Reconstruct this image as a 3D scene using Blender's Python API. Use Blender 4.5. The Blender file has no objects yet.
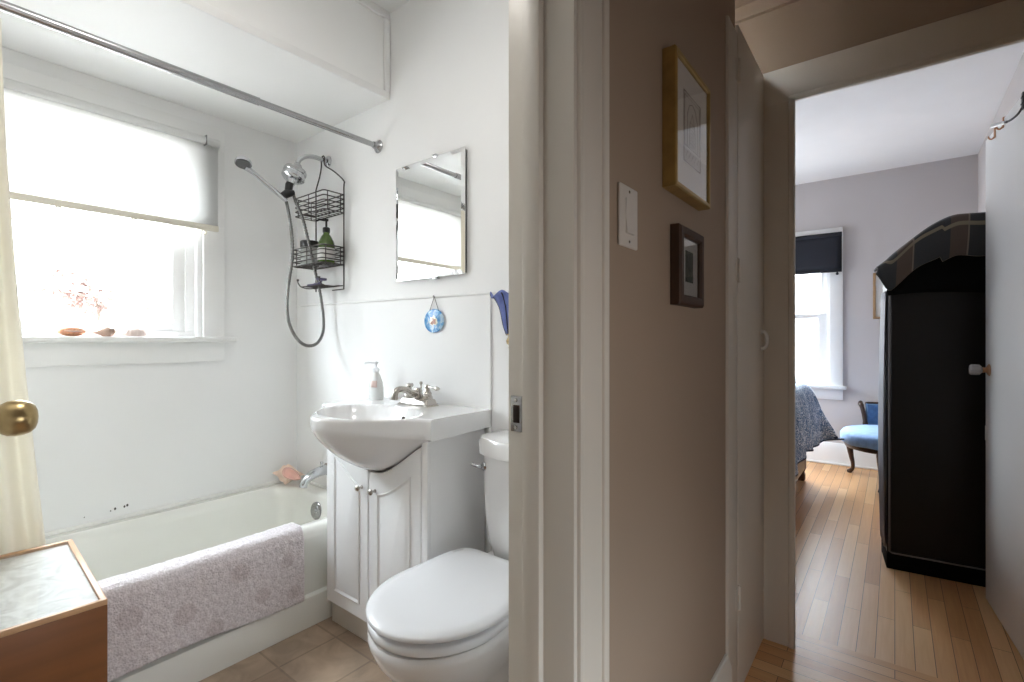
import bpy, bmesh, math, random
from mathutils import Vector, Matrix, noise
random.seed(7)
SC = bpy.context.scene
COL = SC.collection
PI = math.pi
R = math.radians

# ------------------------------------------------------------------ camera
cam_d = bpy.data.cameras.new('camera')
cam_d.sensor_width = 36.0
cam_d.lens = 490.0 / 1024.0 * 36.0
cam_d.shift_y = -1.0 / 1024.0
cam_d.clip_start = 0.02
cam = bpy.data.objects.new('camera', cam_d)
COL.objects.link(cam)
cam.location = (0, 0, 1.15)
cam.rotation_euler = (R(90), 0, R(38))
SC.camera = cam

# ------------------------------------------------------------------ world, daylight, exposure
SC.view_settings.view_transform = 'Standard'
SC.view_settings.look = 'None'
SC.view_settings.gamma = 1.0
SC.view_settings.use_curve_mapping = False
SC.view_settings.exposure = 3.5
SC.cycles.max_bounces = 14
SC.cycles.diffuse_bounces = 9
SC.cycles.transparent_max_bounces = 12
SC.cycles.caustics_reflective = False
SC.cycles.caustics_refractive = False
SC.cycles.sample_clamp_indirect = 6.0

world = bpy.data.worlds.new('overcast_sky')
SC.world = world
world.use_nodes = True
wt = world.node_tree
wt.nodes.clear()
_o = wt.nodes.new('ShaderNodeOutputWorld')
_b = wt.nodes.new('ShaderNodeBackground')
_g = wt.nodes.new('ShaderNodeTexCoord')
_s = wt.nodes.new('ShaderNodeSeparateXYZ')
_r = wt.nodes.new('ShaderNodeValToRGB')
_m = wt.nodes.new('ShaderNodeMapRange')
_m.inputs['From Min'].default_value = -1.0
_m.inputs['From Max'].default_value = 1.0
wt.links.new(_g.outputs['Generated'], _s.inputs[0])
wt.links.new(_s.outputs['Z'], _m.inputs['Value'])
wt.links.new(_m.outputs[0], _r.inputs[0])
wt.links.new(_r.outputs[0], _b.inputs[0])
wt.links.new(_b.outputs[0], _o.inputs[0])
_r.color_ramp.elements[0].position = 0.40
_r.color_ramp.elements[0].color = (0.20, 0.20, 0.20, 1)
_r.color_ramp.elements[1].position = 0.80
_r.color_ramp.elements[1].color = (0.84, 0.93, 1.0, 1)
_e = _r.color_ramp.elements.new(0.56)
_e.color = (0.20, 0.216, 0.225, 1)
_b.inputs['Strength'].default_value = 4.2


def portal(name, loc, rot, sx, sy):
    l = bpy.data.lights.new(name, 'AREA')
    l.shape = 'RECTANGLE'
    l.size = sx
    l.size_y = sy
    l.cycles.is_portal = True
    o = bpy.data.objects.new(name, l)
    COL.objects.link(o)
    o.location = loc
    o.rotation_euler = rot
    return o


# daylight portals in the openings, two of them added out of view (they emit nothing, they guide the sky light through)
portal('bathroom_window_daylight', (-2.69, 0.49, 1.62), (0, R(-90), 0), 0.94, 0.90)
portal('added_hall_opening_daylight', (0.74, 0.50, 0.93), (0, R(90), 0), 0.36, 0.44)  # opening added out of view to light the hall
portal('added_bedroom_opening_daylight', (-2.39, 4.60, 1.45), (0, R(-90), 0), 1.1, 0.9)  # unseen opening added to brighten the bedroom
portal('bedroom_window_daylight', (-0.95, 5.53, 1.42), (R(-90), 0, 0), 1.05, 1.40)


# fill lamp added out of view to even the bathroom light (its fixture is built with the bathroom shell)
bl_d = bpy.data.lights.new('added_bathroom_fill_lamp', 'AREA')
bl_d.shape = 'DISK'
bl_d.size = 0.22
bl_d.energy = 0.60
bl_d.color = (1.0, 0.97, 0.93)
bl_o = bpy.data.objects.new('added_bathroom_fill_lamp', bl_d)
COL.objects.link(bl_o)
bl_o.location = (-1.10, 0.45, 2.505)


# ------------------------------------------------------------------ materials
def new_mat(name):
    m = bpy.data.materials.new(name)
    m.use_nodes = True
    nt = m.node_tree
    return m, nt, nt.nodes['Principled BSDF']


def N(nt, t, **kw):
    n = nt.nodes.new(t)
    for k, v in kw.items():
        if k in n.inputs.keys():
            n.inputs[k].default_value = v
        else:
            setattr(n, k, v)
    return n


def c4(c):
    return (c[0], c[1], c[2], 1.0)


def srgb(r, g, b):
    f = lambda v: (v / 255 / 12.92) if v / 255 < 0.04045 else ((v / 255 + 0.055) / 1.055) ** 2.4
    return (f(r), f(g), f(b))


def mat(name, col, rough=0.5, metal=0.0, var=0.06, scale=6.0, bump=0.0, bscale=80.0, spec=0.5, coat=0.0, sheen=0.0,
        trans=0.0, ior=1.45, stretch=None, alpha=1.0, sss=0.0):
    m, nt, p = new_mat(name)
    tc = N(nt, 'ShaderNodeTexCoord')
    src = tc.outputs['Object']
    if stretch:
        mp = N(nt, 'ShaderNodeMapping')
        mp.inputs['Scale'].default_value = stretch
        nt.links.new(src, mp.inputs[0])
        src = mp.outputs[0]
    if var > 0:
        nz = N(nt, 'ShaderNodeTexNoise', Scale=scale, Detail=4.0)
        nt.links.new(src, nz.inputs['Vector'])
        rp = N(nt, 'ShaderNodeValToRGB')
        rp.color_ramp.elements[0].position = 0.3
        rp.color_ramp.elements[1].position = 0.7
        rp.color_ramp.elements[0].color = c4([max(0, x * (1 - var)) for x in col])
        rp.color_ramp.elements[1].color = c4([min(1, x * (1 + var)) for x in col])
        nt.links.new(nz.outputs['Fac'], rp.inputs[0])
        nt.links.new(rp.outputs[0], p.inputs['Base Color'])
    else:
        p.inputs['Base Color'].default_value = c4(col)
    if bump > 0:
        n2 = N(nt, 'ShaderNodeTexNoise', Scale=bscale, Detail=3.0)
        nt.links.new(src, n2.inputs['Vector'])
        bp = N(nt, 'ShaderNodeBump', Strength=bump, Distance=0.002)
        nt.links.new(n2.outputs['Fac'], bp.inputs['Height'])
        nt.links.new(bp.outputs[0], p.inputs['Normal'])
    p.inputs['Roughness'].default_value = rough
    p.inputs['Metallic'].default_value = metal
    p.inputs['Specular IOR Level'].default_value = spec
    p.inputs['Coat Weight'].default_value = coat
    p.inputs['Coat Roughness'].default_value = 0.05
    p.inputs['Sheen Weight'].default_value = sheen
    p.inputs['Transmission Weight'].default_value = trans
    p.inputs['IOR'].default_value = ior
    p.inputs['Alpha'].default_value = alpha
    p.inputs['Subsurface Weight'].default_value = sss
    return m


def clear_glass(name, tint=(1, 1, 1), refl=0.06):
    m, nt, p = new_mat(name)
    nt.nodes.remove(p)
    out = nt.nodes['Material Output']
    tr = N(nt, 'ShaderNodeBsdfTransparent')
    tr.inputs[0].default_value = c4(tint)
    gl = N(nt, 'ShaderNodeBsdfGlossy', Roughness=0.02)
    lw = N(nt, 'ShaderNodeLayerWeight')
    lw.inputs[0].default_value = 0.5
    pw = N(nt, 'ShaderNodeMath', operation='POWER')
    pw.inputs[1].default_value = 5.0
    nt.links.new(lw.outputs['Facing'], pw.inputs[0])
    ma = N(nt, 'ShaderNodeMath', operation='MULTIPLY_ADD')
    ma.inputs[1].default_value = 0.75
    ma.inputs[2].default_value = 0.04
    nt.links.new(pw.outputs[0], ma.inputs[0])
    mx = N(nt, 'ShaderNodeMixShader')
    nt.links.new(ma.outputs[0], mx.inputs[0])
    nt.links.new(tr.outputs[0], mx.inputs[1])
    nt.links.new(gl.outputs[0], mx.inputs[2])
    nt.links.new(mx.outputs[0], out.inputs[0])
    return m


def translucent(name, col, fac=0.5, tcol=None):
    m, nt, p = new_mat(name)
    nt.nodes.remove(p)
    out = nt.nodes['Material Output']
    tc = N(nt, 'ShaderNodeTexCoord')
    nz = N(nt, 'ShaderNodeTexNoise', Scale=90.0, Detail=2.0)
    nt.links.new(tc.outputs['Object'], nz.inputs['Vector'])
    bp = N(nt, 'ShaderNodeBump', Strength=0.1, Distance=0.001)
    nt.links.new(nz.outputs['Fac'], bp.inputs['Height'])
    d = N(nt, 'ShaderNodeBsdfDiffuse')
    t = N(nt, 'ShaderNodeBsdfTranslucent')
    d.inputs[0].default_value = c4(col)
    t.inputs[0].default_value = c4(tcol or col)
    nt.links.new(bp.outputs[0], d.inputs['Normal'])
    mx = N(nt, 'ShaderNodeMixShader')
    mx.inputs[0].default_value = fac
    nt.links.new(d.outputs[0], mx.inputs[1])
    nt.links.new(t.outputs[0], mx.inputs[2])
    nt.links.new(mx.outputs[0], out.inputs[0])
    return m


def wood_floor(name, rot, cols, plank=0.057, length=0.85):
    m, nt, p = new_mat(name)
    tc = N(nt, 'ShaderNodeTexCoord')
    mp = N(nt, 'ShaderNodeMapping')
    mp.inputs['Rotation'].default_value = (0, 0, rot)
    nt.links.new(tc.outputs['Object'], mp.inputs[0])
    br = N(nt, 'ShaderNodeTexBrick')
    br.offset = 0.37
    br.offset_frequency = 2
    br.inputs['Scale'].default_value = 1.0
    br.inputs['Brick Width'].default_value = length
    br.inputs['Row Height'].default_value = plank
    br.inputs['Mortar Size'].default_value = 0.0011
    br.inputs['Mortar Smooth'].default_value = 0.3
    br.inputs['Bias'].default_value = 0.0
    br.inputs['Color1'].default_value = (0, 0, 0, 1)
    br.inputs['Color2'].default_value = (1, 1, 1, 1)
    br.inputs['Mortar'].default_value = (0.5, 0.5, 0.5, 1)
    nt.links.new(mp.outputs[0], br.inputs['Vector'])
    gm = N(nt, 'ShaderNodeMapping')
    gm.inputs['Scale'].default_value = (2.0, 38.0, 1.0)
    nt.links.new(mp.outputs[0], gm.inputs[0])
    gn = N(nt, 'ShaderNodeTexNoise', Scale=2.2, Detail=6.0, Distortion=0.6)
    nt.links.new(gm.outputs[0], gn.inputs['Vector'])
    bw = N(nt, 'ShaderNodeRGBToBW')
    nt.links.new(br.outputs['Color'], bw.inputs[0])
    a = N(nt, 'ShaderNodeMath', operation='MULTIPLY')
    a.inputs[1].default_value = 0.55
    nt.links.new(bw.outputs[0], a.inputs[0])
    b = N(nt, 'ShaderNodeMath', operation='MULTIPLY_ADD')
    b.inputs[1].default_value = 0.5
    nt.links.new(gn.outputs['Fac'], b.inputs[0])
    nt.links.new(a.outputs[0], b.inputs[2])
    rp = N(nt, 'ShaderNodeValToRGB')
    rp.color_ramp.elements[0].position = 0.15
    rp.color_ramp.elements[0].color = c4(cols[0])
    rp.color_ramp.elements[1].position = 0.85
    rp.color_ramp.elements[1].color = c4(cols[2])
    e = rp.color_ramp.elements.new(0.5)
    e.color = c4(cols[1])
    nt.links.new(b.outputs[0], rp.inputs[0])
    mx = N(nt, 'ShaderNodeMix', data_type='RGBA')
    nt.links.new(br.outputs['Fac'], mx.inputs[0])
    nt.links.new(rp.outputs[0], mx.inputs[6])
    mx.inputs[7].default_value = (0.05, 0.03, 0.02, 1)
    nt.links.new(mx.outputs[2], p.inputs['Base Color'])
    bp = N(nt, 'ShaderNodeBump', Strength=0.06, Distance=0.001)
    bp.invert = True
    nt.links.new(br.outputs['Fac'], bp.inputs['Height'])
    nt.links.new(bp.outputs[0], p.inputs['Normal'])
    rr = N(nt, 'ShaderNodeMapRange')
    rr.inputs['To Min'].default_value = 0.27
    rr.inputs['To Max'].default_value = 0.44
    nt.links.new(gn.outputs['Fac'], rr.inputs['Value'])
    nt.links.new(rr.outputs[0], p.inputs['Roughness'])
    return m


def vinyl_tile(name):
    m, nt, p = new_mat(name)
    tc = N(nt, 'ShaderNodeTexCoord')
    mp = N(nt, 'ShaderNodeMapping')
    mp.inputs['Location'].default_value = (0.13, 0.05, 0)
    nt.links.new(tc.outputs['Object'], mp.inputs[0])
    br = N(nt, 'ShaderNodeTexBrick')
    br.offset = 0.0
    br.inputs['Scale'].default_value = 1.0
    br.inputs['Brick Width'].default_value = 0.225
    br.inputs['Row Height'].default_value = 0.225
    br.inputs['Mortar Size'].default_value = 0.004
    br.inputs['Color1'].default_value = c4(srgb(140, 122, 106))
    br.inputs['Color2'].default_value = c4(srgb(160, 142, 124))
    br.inputs['Mortar'].default_value = c4(srgb(130, 114, 99))
    nt.links.new(mp.outputs[0], br.inputs['Vector'])
    n1 = N(nt, 'ShaderNodeTexNoise', Scale=9.0, Detail=7.0, Distortion=1.2)
    nt.links.new(mp.outputs[0], n1.inputs['Vector'])
    rp = N(nt, 'ShaderNodeValToRGB')
    rp.color_ramp.elements[0].position = 0.35
    rp.color_ramp.elements[0].color = c4((0.78, 0.76, 0.74))
    rp.color_ramp.elements[1].position = 0.68
    rp.color_ramp.elements[1].color = c4((1.25, 1.2, 1.15))
    nt.links.new(n1.outputs['Fac'], rp.inputs[0])
    mx = N(nt, 'ShaderNodeMix', data_type='RGBA', blend_type='MULTIPLY')
    mx.inputs[0].default_value = 0.85
    nt.links.new(br.outputs['Color'], mx.inputs[6])
    nt.links.new(rp.outputs[0], mx.inputs[7])
    nt.links.new(mx.outputs[2], p.inputs['Base Color'])
    p.inputs['Roughness'].default_value = 0.42
    return m


M = {}
M['bath_wall'] = mat('bathroom_white_paint', (0.80, 0.80, 0.795), 0.45, var=0.015, scale=2.0, bump=0.03, bscale=40)
M['bath_soffit'] = mat('soffit_white_paint', (0.84, 0.84, 0.83), 0.5, var=0.01, scale=2.0)
M['hatch'] = mat('hatch_cream_paint', (0.66, 0.64, 0.575), 0.5, var=0.02)
M['taupe'] = mat('hall_taupe_paint', (0.35, 0.27, 0.205), 0.75, var=0.03, scale=1.5, bump=0.05, bscale=120)
M['bed_wall'] = mat('bedroom_grey_paint', (0.52, 0.49, 0.485), 0.8, var=0.02, scale=1.5, bump=0.04, bscale=120)
M['ceiling'] = mat('ceiling_white', (0.80, 0.80, 0.80), 0.85, var=0.01)
M['trim'] = mat('cream_gloss_trim', (0.66, 0.62, 0.555), 0.38, var=0.03, scale=5, bump=0.06, bscale=14, stretch=(1, 1, 0.15))
M['trim_white'] = mat('white_gloss_trim', (0.80, 0.80, 0.79), 0.35, var=0.015, scale=4)
M['win_white'] = mat('white_vinyl_sash', (0.84, 0.84, 0.84), 0.35, var=0.01)
M['glass'] = clear_glass('window_glass')
M['thin_glass'] = clear_glass('thin_clear_glass', (0.985, 0.99, 0.985))
M['blind'] = translucent('white_blind_fabric', (0.82, 0.82, 0.81), 0.52, (0.82, 0.82, 0.81))
M['blind_bar'] = mat('cream_hem_bar', (0.72, 0.68, 0.58), 0.5, var=0.02)
M['navy'] = mat('navy_blackout_fabric', (0.016, 0.018, 0.026), 0.85, bump=0.2, bscale=300)
M['chrome'] = mat('polished_chrome', (0.56, 0.57, 0.59), 0.13, 1.0, var=0.02)
M['steel'] = mat('brushed_steel', (0.40, 0.40, 0.405), 0.25, 1.0, var=0.04, scale=30)
M['nickel'] = mat('brushed_nickel', (0.50, 0.47, 0.43), 0.25, 1.0, var=0.05, scale=30)
M['brass'] = mat('aged_brass', (0.46, 0.34, 0.17), 0.3, 1.0, var=0.14, scale=40)
M['copper'] = mat('aged_copper', (0.50, 0.27, 0.15), 0.3, 1.0, var=0.15, scale=60)
M['bronze_wire'] = mat('dark_bronze_wire', (0.060, 0.052, 0.050), 0.35, 0.6, var=0.1)
M['mirror'] = mat('mirror_silver', (0.90, 0.91, 0.91), 0.01, 1.0, var=0.0)
M['mirror_edge'] = mat('dark_mirror_edge', (0.055, 0.055, 0.055), 0.4, var=0.1)
M['porcelain'] = mat('white_porcelain', (0.80, 0.80, 0.80), 0.12, var=0.01, coat=0.6)
M['tub'] = mat('cream_tub_enamel', (0.77, 0.77, 0.725), 0.16, var=0.015, coat=0.5)
M['seat'] = mat('white_seat_plastic', (0.78, 0.79, 0.81), 0.24, var=0.005)
M['cabinet_white'] = mat('white_thermofoil', (0.80, 0.80, 0.80), 0.30, var=0.01)
M['kick'] = mat('kick_board_beige', (0.66, 0.63, 0.57), 0.5, var=0.03)
M['hose_steel'] = mat('coiled_hose_steel', (0.20, 0.20, 0.195), 0.25, 1.0, var=0.1, scale=40)
M['black'] = mat('black_plastic', (0.012, 0.012, 0.012), 0.35, var=0.1)
M['hole_shade'] = mat('recess_shade_colour', (0.03, 0.02, 0.014), 0.8, var=0.2)  # shade inside small holes, put into the colour
M['plate'] = mat('ivory_switch_plastic', (0.60, 0.56, 0.51), 0.35, var=0.02)
M['vinyl'] = vinyl_tile('stone_look_vinyl')
HC = (srgb(176, 126, 80), srgb(202, 154, 106), srgb(218, 178, 130))
M['hall_floor'] = wood_floor('hall_oak_boards', 0.0, HC)
M['bed_floor'] = wood_floor('bedroom_oak_boards', R(90), HC)
M['cab_wood'] = mat('honey_veneer', srgb(122, 75, 38), 0.36, var=0.16, scale=3.0, stretch=(1.0, 0.6, 9.0), bump=0.05, bscale=30)
M['edge_wood'] = mat('pale_edge_band', srgb(200, 158, 120), 0.4, var=0.08)
M['dark_wood'] = mat('dark_mahogany', (0.045, 0.022, 0.014), 0.28, var=0.3, scale=12, stretch=(1, 1, 0.3), coat=0.3)
M['bed_wood'] = mat('bed_rail_wood', (0.07, 0.032, 0.02), 0.4, var=0.25, scale=10)
M['gold'] = mat('gold_leaf_frame', (0.40, 0.265, 0.09), 0.38, 0.55, var=0.15, scale=25)
M['brown_frame'] = mat('walnut_frame', (0.050, 0.024, 0.013), 0.6, var=0.25, scale=18)
M['oak_frame'] = mat('oak_frame', (0.36, 0.22, 0.11), 0.45, var=0.15, scale=18)
M['mat_board'] = mat('white_mat_board', (0.70, 0.69, 0.66), 0.9, var=0.01)
M['mat_grey'] = mat('grey_mat_board', (0.45, 0.44, 0.42), 0.9, var=0.02)
M['curtain'] = translucent('cream_curtain_fabric', (0.86, 0.83, 0.75), 0.42, (0.88, 0.85, 0.77))
M['cloth_black'] = mat('black_nonwoven_fabric', (0.012, 0.011, 0.011), 0.45, var=0.15, scale=3, bump=0.12, bscale=150, spec=0.35)
M['cloth_matte'] = mat('black_matte_fabric', (0.004, 0.004, 0.004), 0.9, var=0.1, spec=0.15)
M['piping'] = mat('grey_piping', (0.17, 0.16, 0.16), 0.6, var=0.05)
M['chair_seat'] = mat('pale_blue_damask', (0.20, 0.34, 0.60), 0.75, var=0.12, scale=30, bump=0.2, bscale=60, sheen=0.2)
M['chair_back'] = mat('mid_blue_damask', (0.10, 0.19, 0.33), 0.75, var=0.15, scale=30, bump=0.2, bscale=60)
M['navy_lining'] = mat('slate_navy_lining', (0.022, 0.034, 0.06), 0.75, var=0.1)
M['shell_tan'] = mat('tan_shell', srgb(196, 140, 108), 0.35, var=0.25, scale=40, bump=0.25, bscale=60, stretch=(1, 4, 1))
M['shell_white'] = mat('chalky_shell', srgb(205, 188, 180), 0.5, var=0.15, scale=40, bump=0.3, bscale=50)
M['shell_brown'] = mat('mottled_brown_shell', srgb(186, 158, 142), 0.45, var=0.3, scale=35, bump=0.3, bscale=50)
M['conch_out'] = mat('peach_conch', srgb(230, 202, 184), 0.5, var=0.14, scale=25, bump=0.3, bscale=40)
M['conch_pink'] = mat('pink_conch_lip', srgb(232, 182, 168), 0.25, var=0.12, scale=15)
M['green_glass'] = mat('olive_green_bottle', (0.055, 0.10, 0.018), 0.12, var=0.15, scale=20, coat=0.4)
M['jar_clear'] = mat('frosted_jar', (0.55, 0.58, 0.55), 0.15, var=0.05, trans=0.25)
M['pale_label'] = mat('pale_label_paper', (0.62, 0.62, 0.60), 0.6, var=0.04)
M['soap_clear'] = mat('clear_soap_bottle', (0.80, 0.81, 0.80), 0.08, var=0.01, trans=0.15, ior=1.2)
M['soap_fill'] = mat('pale_liquid_soap', (0.72, 0.70, 0.65), 0.3, var=0.02)
M['soap_label'] = mat('rosy_label_print', srgb(206, 182, 176), 0.6, var=0.1, scale=60)
M['purple_puff'] = mat('lilac_razor_plastic', (0.09, 0.075, 0.16), 0.4, var=0.15)
M['blue_glass'] = mat('cobalt_stained_glass', (0.20, 0.25, 0.56), 0.18, var=0.22, scale=30, trans=0.25, ior=1.2)
M['lead'] = mat('dark_lead_came', (0.02, 0.02, 0.03), 0.4, 0.4, var=0.1)
M['caulk'] = mat('white_caulk', (0.74, 0.74, 0.71), 0.5, var=0.04, scale=14)
M['mould'] = mat('mould_speck', (0.06, 0.06, 0.05), 0.8, var=0.2)
M['leaf'] = mat('russet_leaf', (0.13, 0.075, 0.062), 0.6, var=0.35, scale=9)
M['bark'] = mat('twig_bark', (0.13, 0.09, 0.07), 0.8, var=0.2)


def nodes_painted_disc(name):
    """hand-painted suncatcher: sky blue, white and a brown shape in the middle"""
    m, nt, p = new_mat(name)
    tc = N(nt, 'ShaderNodeTexCoord')
    nz = N(nt, 'ShaderNodeTexNoise', Scale=32.0, Detail=2.0, Distortion=1.0)
    nt.links.new(tc.outputs['Object'], nz.inputs['Vector'])
    rp = N(nt, 'ShaderNodeValToRGB')
    rp.color_ramp.interpolation = 'EASE'
    els = rp.color_ramp.elements
    els[0].position = 0.36
    els[0].color = c4(srgb(45, 120, 190))
    els[1].position = 0.66
    els[1].color = c4(srgb(190, 212, 228))
    e = els.new(0.5)
    e.color = c4(srgb(105, 165, 212))
    nt.links.new(nz.outputs['Fac'], rp.inputs[0])
    ln = N(nt, 'ShaderNodeVectorMath', operation='LENGTH')
    mp = N(nt, 'ShaderNodeMapping')
    mp.inputs['Scale'].default_value = (1.0, 0.0, 1.6)
    nw = N(nt, 'ShaderNodeTexNoise', Scale=55.0, Detail=1.0)
    nt.links.new(tc.outputs['Object'], nw.inputs['Vector'])
    wv = N(nt, 'ShaderNodeVectorMath', operation='MULTIPLY_ADD')
    wv.inputs[1].default_value = (0.05, 0.05, 0.05)
    nt.links.new(nw.outputs['Color'], wv.inputs[0])
    nt.links.new(tc.outputs['Object'], wv.inputs[2])
    mp.inputs['Location'].default_value = (-0.027, 0.0, -0.040)
    nt.links.new(wv.outputs[0], mp.inputs[0])
    nt.links.new(mp.outputs[0], ln.inputs[0])
    lt = N(nt, 'ShaderNodeMath', operation='LESS_THAN')
    lt.inputs[1].default_value = 0.015
    nt.links.new(ln.outputs['Value'], lt.inputs[0])
    lt2 = N(nt, 'ShaderNodeMath', operation='LESS_THAN')
    lt2.inputs[1].default_value = 0.026
    nt.links.new(ln.outputs['Value'], lt2.inputs[0])
    m1 = N(nt, 'ShaderNodeMix', data_type='RGBA')
    nt.links.new(lt2.outputs[0], m1.inputs[0])
    nt.links.new(rp.outputs[0], m1.inputs[6])
    m1.inputs[7].default_value = c4(srgb(240, 236, 215))
    m2 = N(nt, 'ShaderNodeMix', data_type='RGBA')
    nt.links.new(lt.outputs[0], m2.inputs[0])
    nt.links.new(m1.outputs[2], m2.inputs[6])
    m2.inputs[7].default_value = c4(srgb(150, 100, 80))
    nt.links.new(m2.outputs[2], p.inputs['Base Color'])
    p.inputs['Roughness'].default_value = 0.15
    return m


M['painted_disc'] = nodes_painted_disc('painted_blue_disc')


def silver_sheet(name):
    m, nt, p = new_mat(name)
    tc = N(nt, 'ShaderNodeTexCoord')
    nz = N(nt, 'ShaderNodeTexNoise', Scale=14.0, Detail=6.0, Distortion=2.0)
    nt.links.new(tc.outputs['Object'], nz.inputs['Vector'])
    rp = N(nt, 'ShaderNodeValToRGB')
    rp.color_ramp.elements[0].position = 0.36
    rp.color_ramp.elements[0].color = c4(srgb(205, 203, 201))
    rp.color_ramp.elements[1].position = 0.62
    rp.color_ramp.elements[1].color = c4(srgb(240, 240, 240))
    nt.links.new(nz.outputs['Fac'], rp.inputs[0])
    nt.links.new(rp.outputs[0], p.inputs['Base Color'])
    p.inputs['Roughness'].default_value = 0.5
    return m


M['sheet'] = silver_sheet('marbled_silver_sheet')


def bath_mat_material(name, spots):
    """tufted lavender-grey pile with darker round spots (object space: the drape runs along y and z)"""
    m, nt, p = new_mat(name)
    tc = N(nt, 'ShaderNodeTexCoord')
    nz = N(nt, 'ShaderNodeTexNoise', Scale=120.0, Detail=2.0)
    nt.links.new(tc.outputs['Object'], nz.inputs['Vector'])
    rp = N(nt, 'ShaderNodeValToRGB')
    rp.color_ramp.elements[0].position = 0.3
    rp.color_ramp.elements[0].color = c4(srgb(204, 196, 199))
    rp.color_ramp.elements[1].position = 0.7
    rp.color_ramp.elements[1].color = c4(srgb(232, 226, 229))
    nt.links.new(nz.outputs['Fac'], rp.inputs[0])
    cur = rp.outputs[0]
    for (y, z, r) in spots:
        sb = N(nt, 'ShaderNodeVectorMath', operation='SUBTRACT')
        sb.inputs[1].default_value = (0, y, z)
        nt.links.new(tc.outputs['Object'], sb.inputs[0])
        ml = N(nt, 'ShaderNodeVectorMath', operation='MULTIPLY')
        ml.inputs[1].default_value = (0, 1, 1)
        nt.links.new(sb.outputs[0], ml.inputs[0])
        ln = N(nt, 'ShaderNodeVectorMath', operation='LENGTH')
        nt.links.new(ml.outputs[0], ln.inputs[0])
        mr = N(nt, 'ShaderNodeMapRange')
        mr.inputs['From Min'].default_value = r
        mr.inputs['From Max'].default_value = r * 0.86
        nt.links.new(ln.outputs['Value'], mr.inputs['Value'])
        mx = N(nt, 'ShaderNodeMix', data_type='RGBA', blend_type='MULTIPLY')
        nt.links.new(mr.outputs[0], mx.inputs[0])
        nt.links.new(cur, mx.inputs[6])
        mx.inputs[7].default_value = c4((0.86, 0.83, 0.83))
        cur = mx.outputs[2]
    nt.links.new(cur, p.inputs['Base Color'])
    p.inputs['Roughness'].default_value = 0.95
    p.inputs['Sheen Weight'].default_value = 0.3
    n2 = N(nt, 'ShaderNodeTexVoronoi', Scale=170.0)
    nt.links.new(tc.outputs['Object'], n2.inputs['Vector'])
    bp = N(nt, 'ShaderNodeBump', Strength=0.5, Distance=0.004)
    nt.links.new(n2.outputs['Distance'], bp.inputs['Height'])
    nt.links.new(bp.outputs[0], p.inputs['Normal'])
    return m


def plaid(name):
    m, nt, p = new_mat(name)
    tc = N(nt, 'ShaderNodeTexCoord')
    uv = N(nt, 'ShaderNodeSeparateXYZ')
    nt.links.new(tc.outputs['UV'], uv.inputs[0])

    def band(out, period, off, width):
        a = N(nt, 'ShaderNodeMath', operation='ADD')
        a.inputs[1].default_value = off
        nt.links.new(out, a.inputs[0])
        b = N(nt, 'ShaderNodeMath', operation='FLOORED_MODULO')
        b.inputs[1].default_value = period
        nt.links.new(a.outputs[0], b.inputs[0])
        c = N(nt, 'ShaderNodeMath', operation='LESS_THAN')
        c.inputs[1].default_value = width
        nt.links.new(b.outputs[0], c.inputs[0])
        return c.outputs[0]

    def over(cur, mask, col, f=1.0):
        mx = N(nt, 'ShaderNodeMix', data_type='RGBA')
        if f < 1:
            k = N(nt, 'ShaderNodeMath', operation='MULTIPLY')
            k.inputs[1].default_value = f
            nt.links.new(mask, k.inputs[0])
            mask = k.outputs[0]
        nt.links.new(mask, mx.inputs[0])
        nt.links.new(cur, mx.inputs[6])
        mx.inputs[7].default_value = c4(col)
        return mx.outputs[2]

    nz = N(nt, 'ShaderNodeTexNoise', Scale=240.0)
    nt.links.new(tc.outputs['UV'], nz.inputs['Vector'])
    rp = N(nt, 'ShaderNodeValToRGB')
    rp.color_ramp.elements[0].color = c4((0.022, 0.024, 0.026))
    rp.color_ramp.elements[1].color = c4((0.050, 0.053, 0.055))
    nt.links.new(nz.outputs['Fac'], rp.inputs[0])
    cur = rp.outputs[0]
    cur = over(cur, band(uv.outputs['X'], 0.205, 0.125, 0.066), (0.085, 0.062, 0.050))
    cur = over(cur, band(uv.outputs['Y'], 0.22, -0.096, 0.026), (0.20, 0.17, 0.115))
    cur = over(cur, band(uv.outputs['X'], 0.205, 0.062, 0.006), (0.21, 0.17, 0.13), 0.8)
    nt.links.new(cur, p.inputs['Base Color'])
    p.inputs['Roughness'].default_value = 0.95
    p.inputs['Sheen Weight'].default_value = 0.15
    return m


M['plaid'] = plaid('plaid_wool')


def bedspread(name):
    m, nt, p = new_mat(name)
    tc = N(nt, 'ShaderNodeTexCoord')
    wv = N(nt, 'ShaderNodeTexVoronoi', Scale=11.0)
    wv.feature = 'DISTANCE_TO_EDGE'
    nz = N(nt, 'ShaderNodeTexNoise', Scale=9.0, Detail=3.0, Distortion=2.5)
    nt.links.new(tc.outputs['Object'], nz.inputs['Vector'])
    ad = N(nt, 'ShaderNodeVectorMath', operation='MULTIPLY_ADD')
    ad.inputs[1].default_value = (0.35, 0.35, 0.35)
    nt.links.new(nz.outputs['Color'], ad.inputs[0])
    nt.links.new(tc.outputs['Object'], ad.inputs[2])
    nt.links.new(ad.outputs[0], wv.inputs['Vector'])
    rp = N(nt, 'ShaderNodeValToRGB')
    e = rp.color_ramp.elements
    e[0].position = 0.03
    e[0].color = c4(srgb(214, 222, 232))
    e[1].position = 0.40
    e[1].color = c4(srgb(170, 186, 206))
    x = e.new(0.10)
    x.color = c4(srgb(66, 90, 122))
    x = e.new(0.22)
    x.color = c4(srgb(92, 118, 150))
    nt.links.new(wv.outputs['Distance'], rp.inputs[0])
    nt.links.new(rp.outputs[0], p.inputs['Base Color'])
    p.inputs['Roughness'].default_value = 0.85
    return m


M['bedspread'] = bedspread('blue_paisley_cotton')


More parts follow.
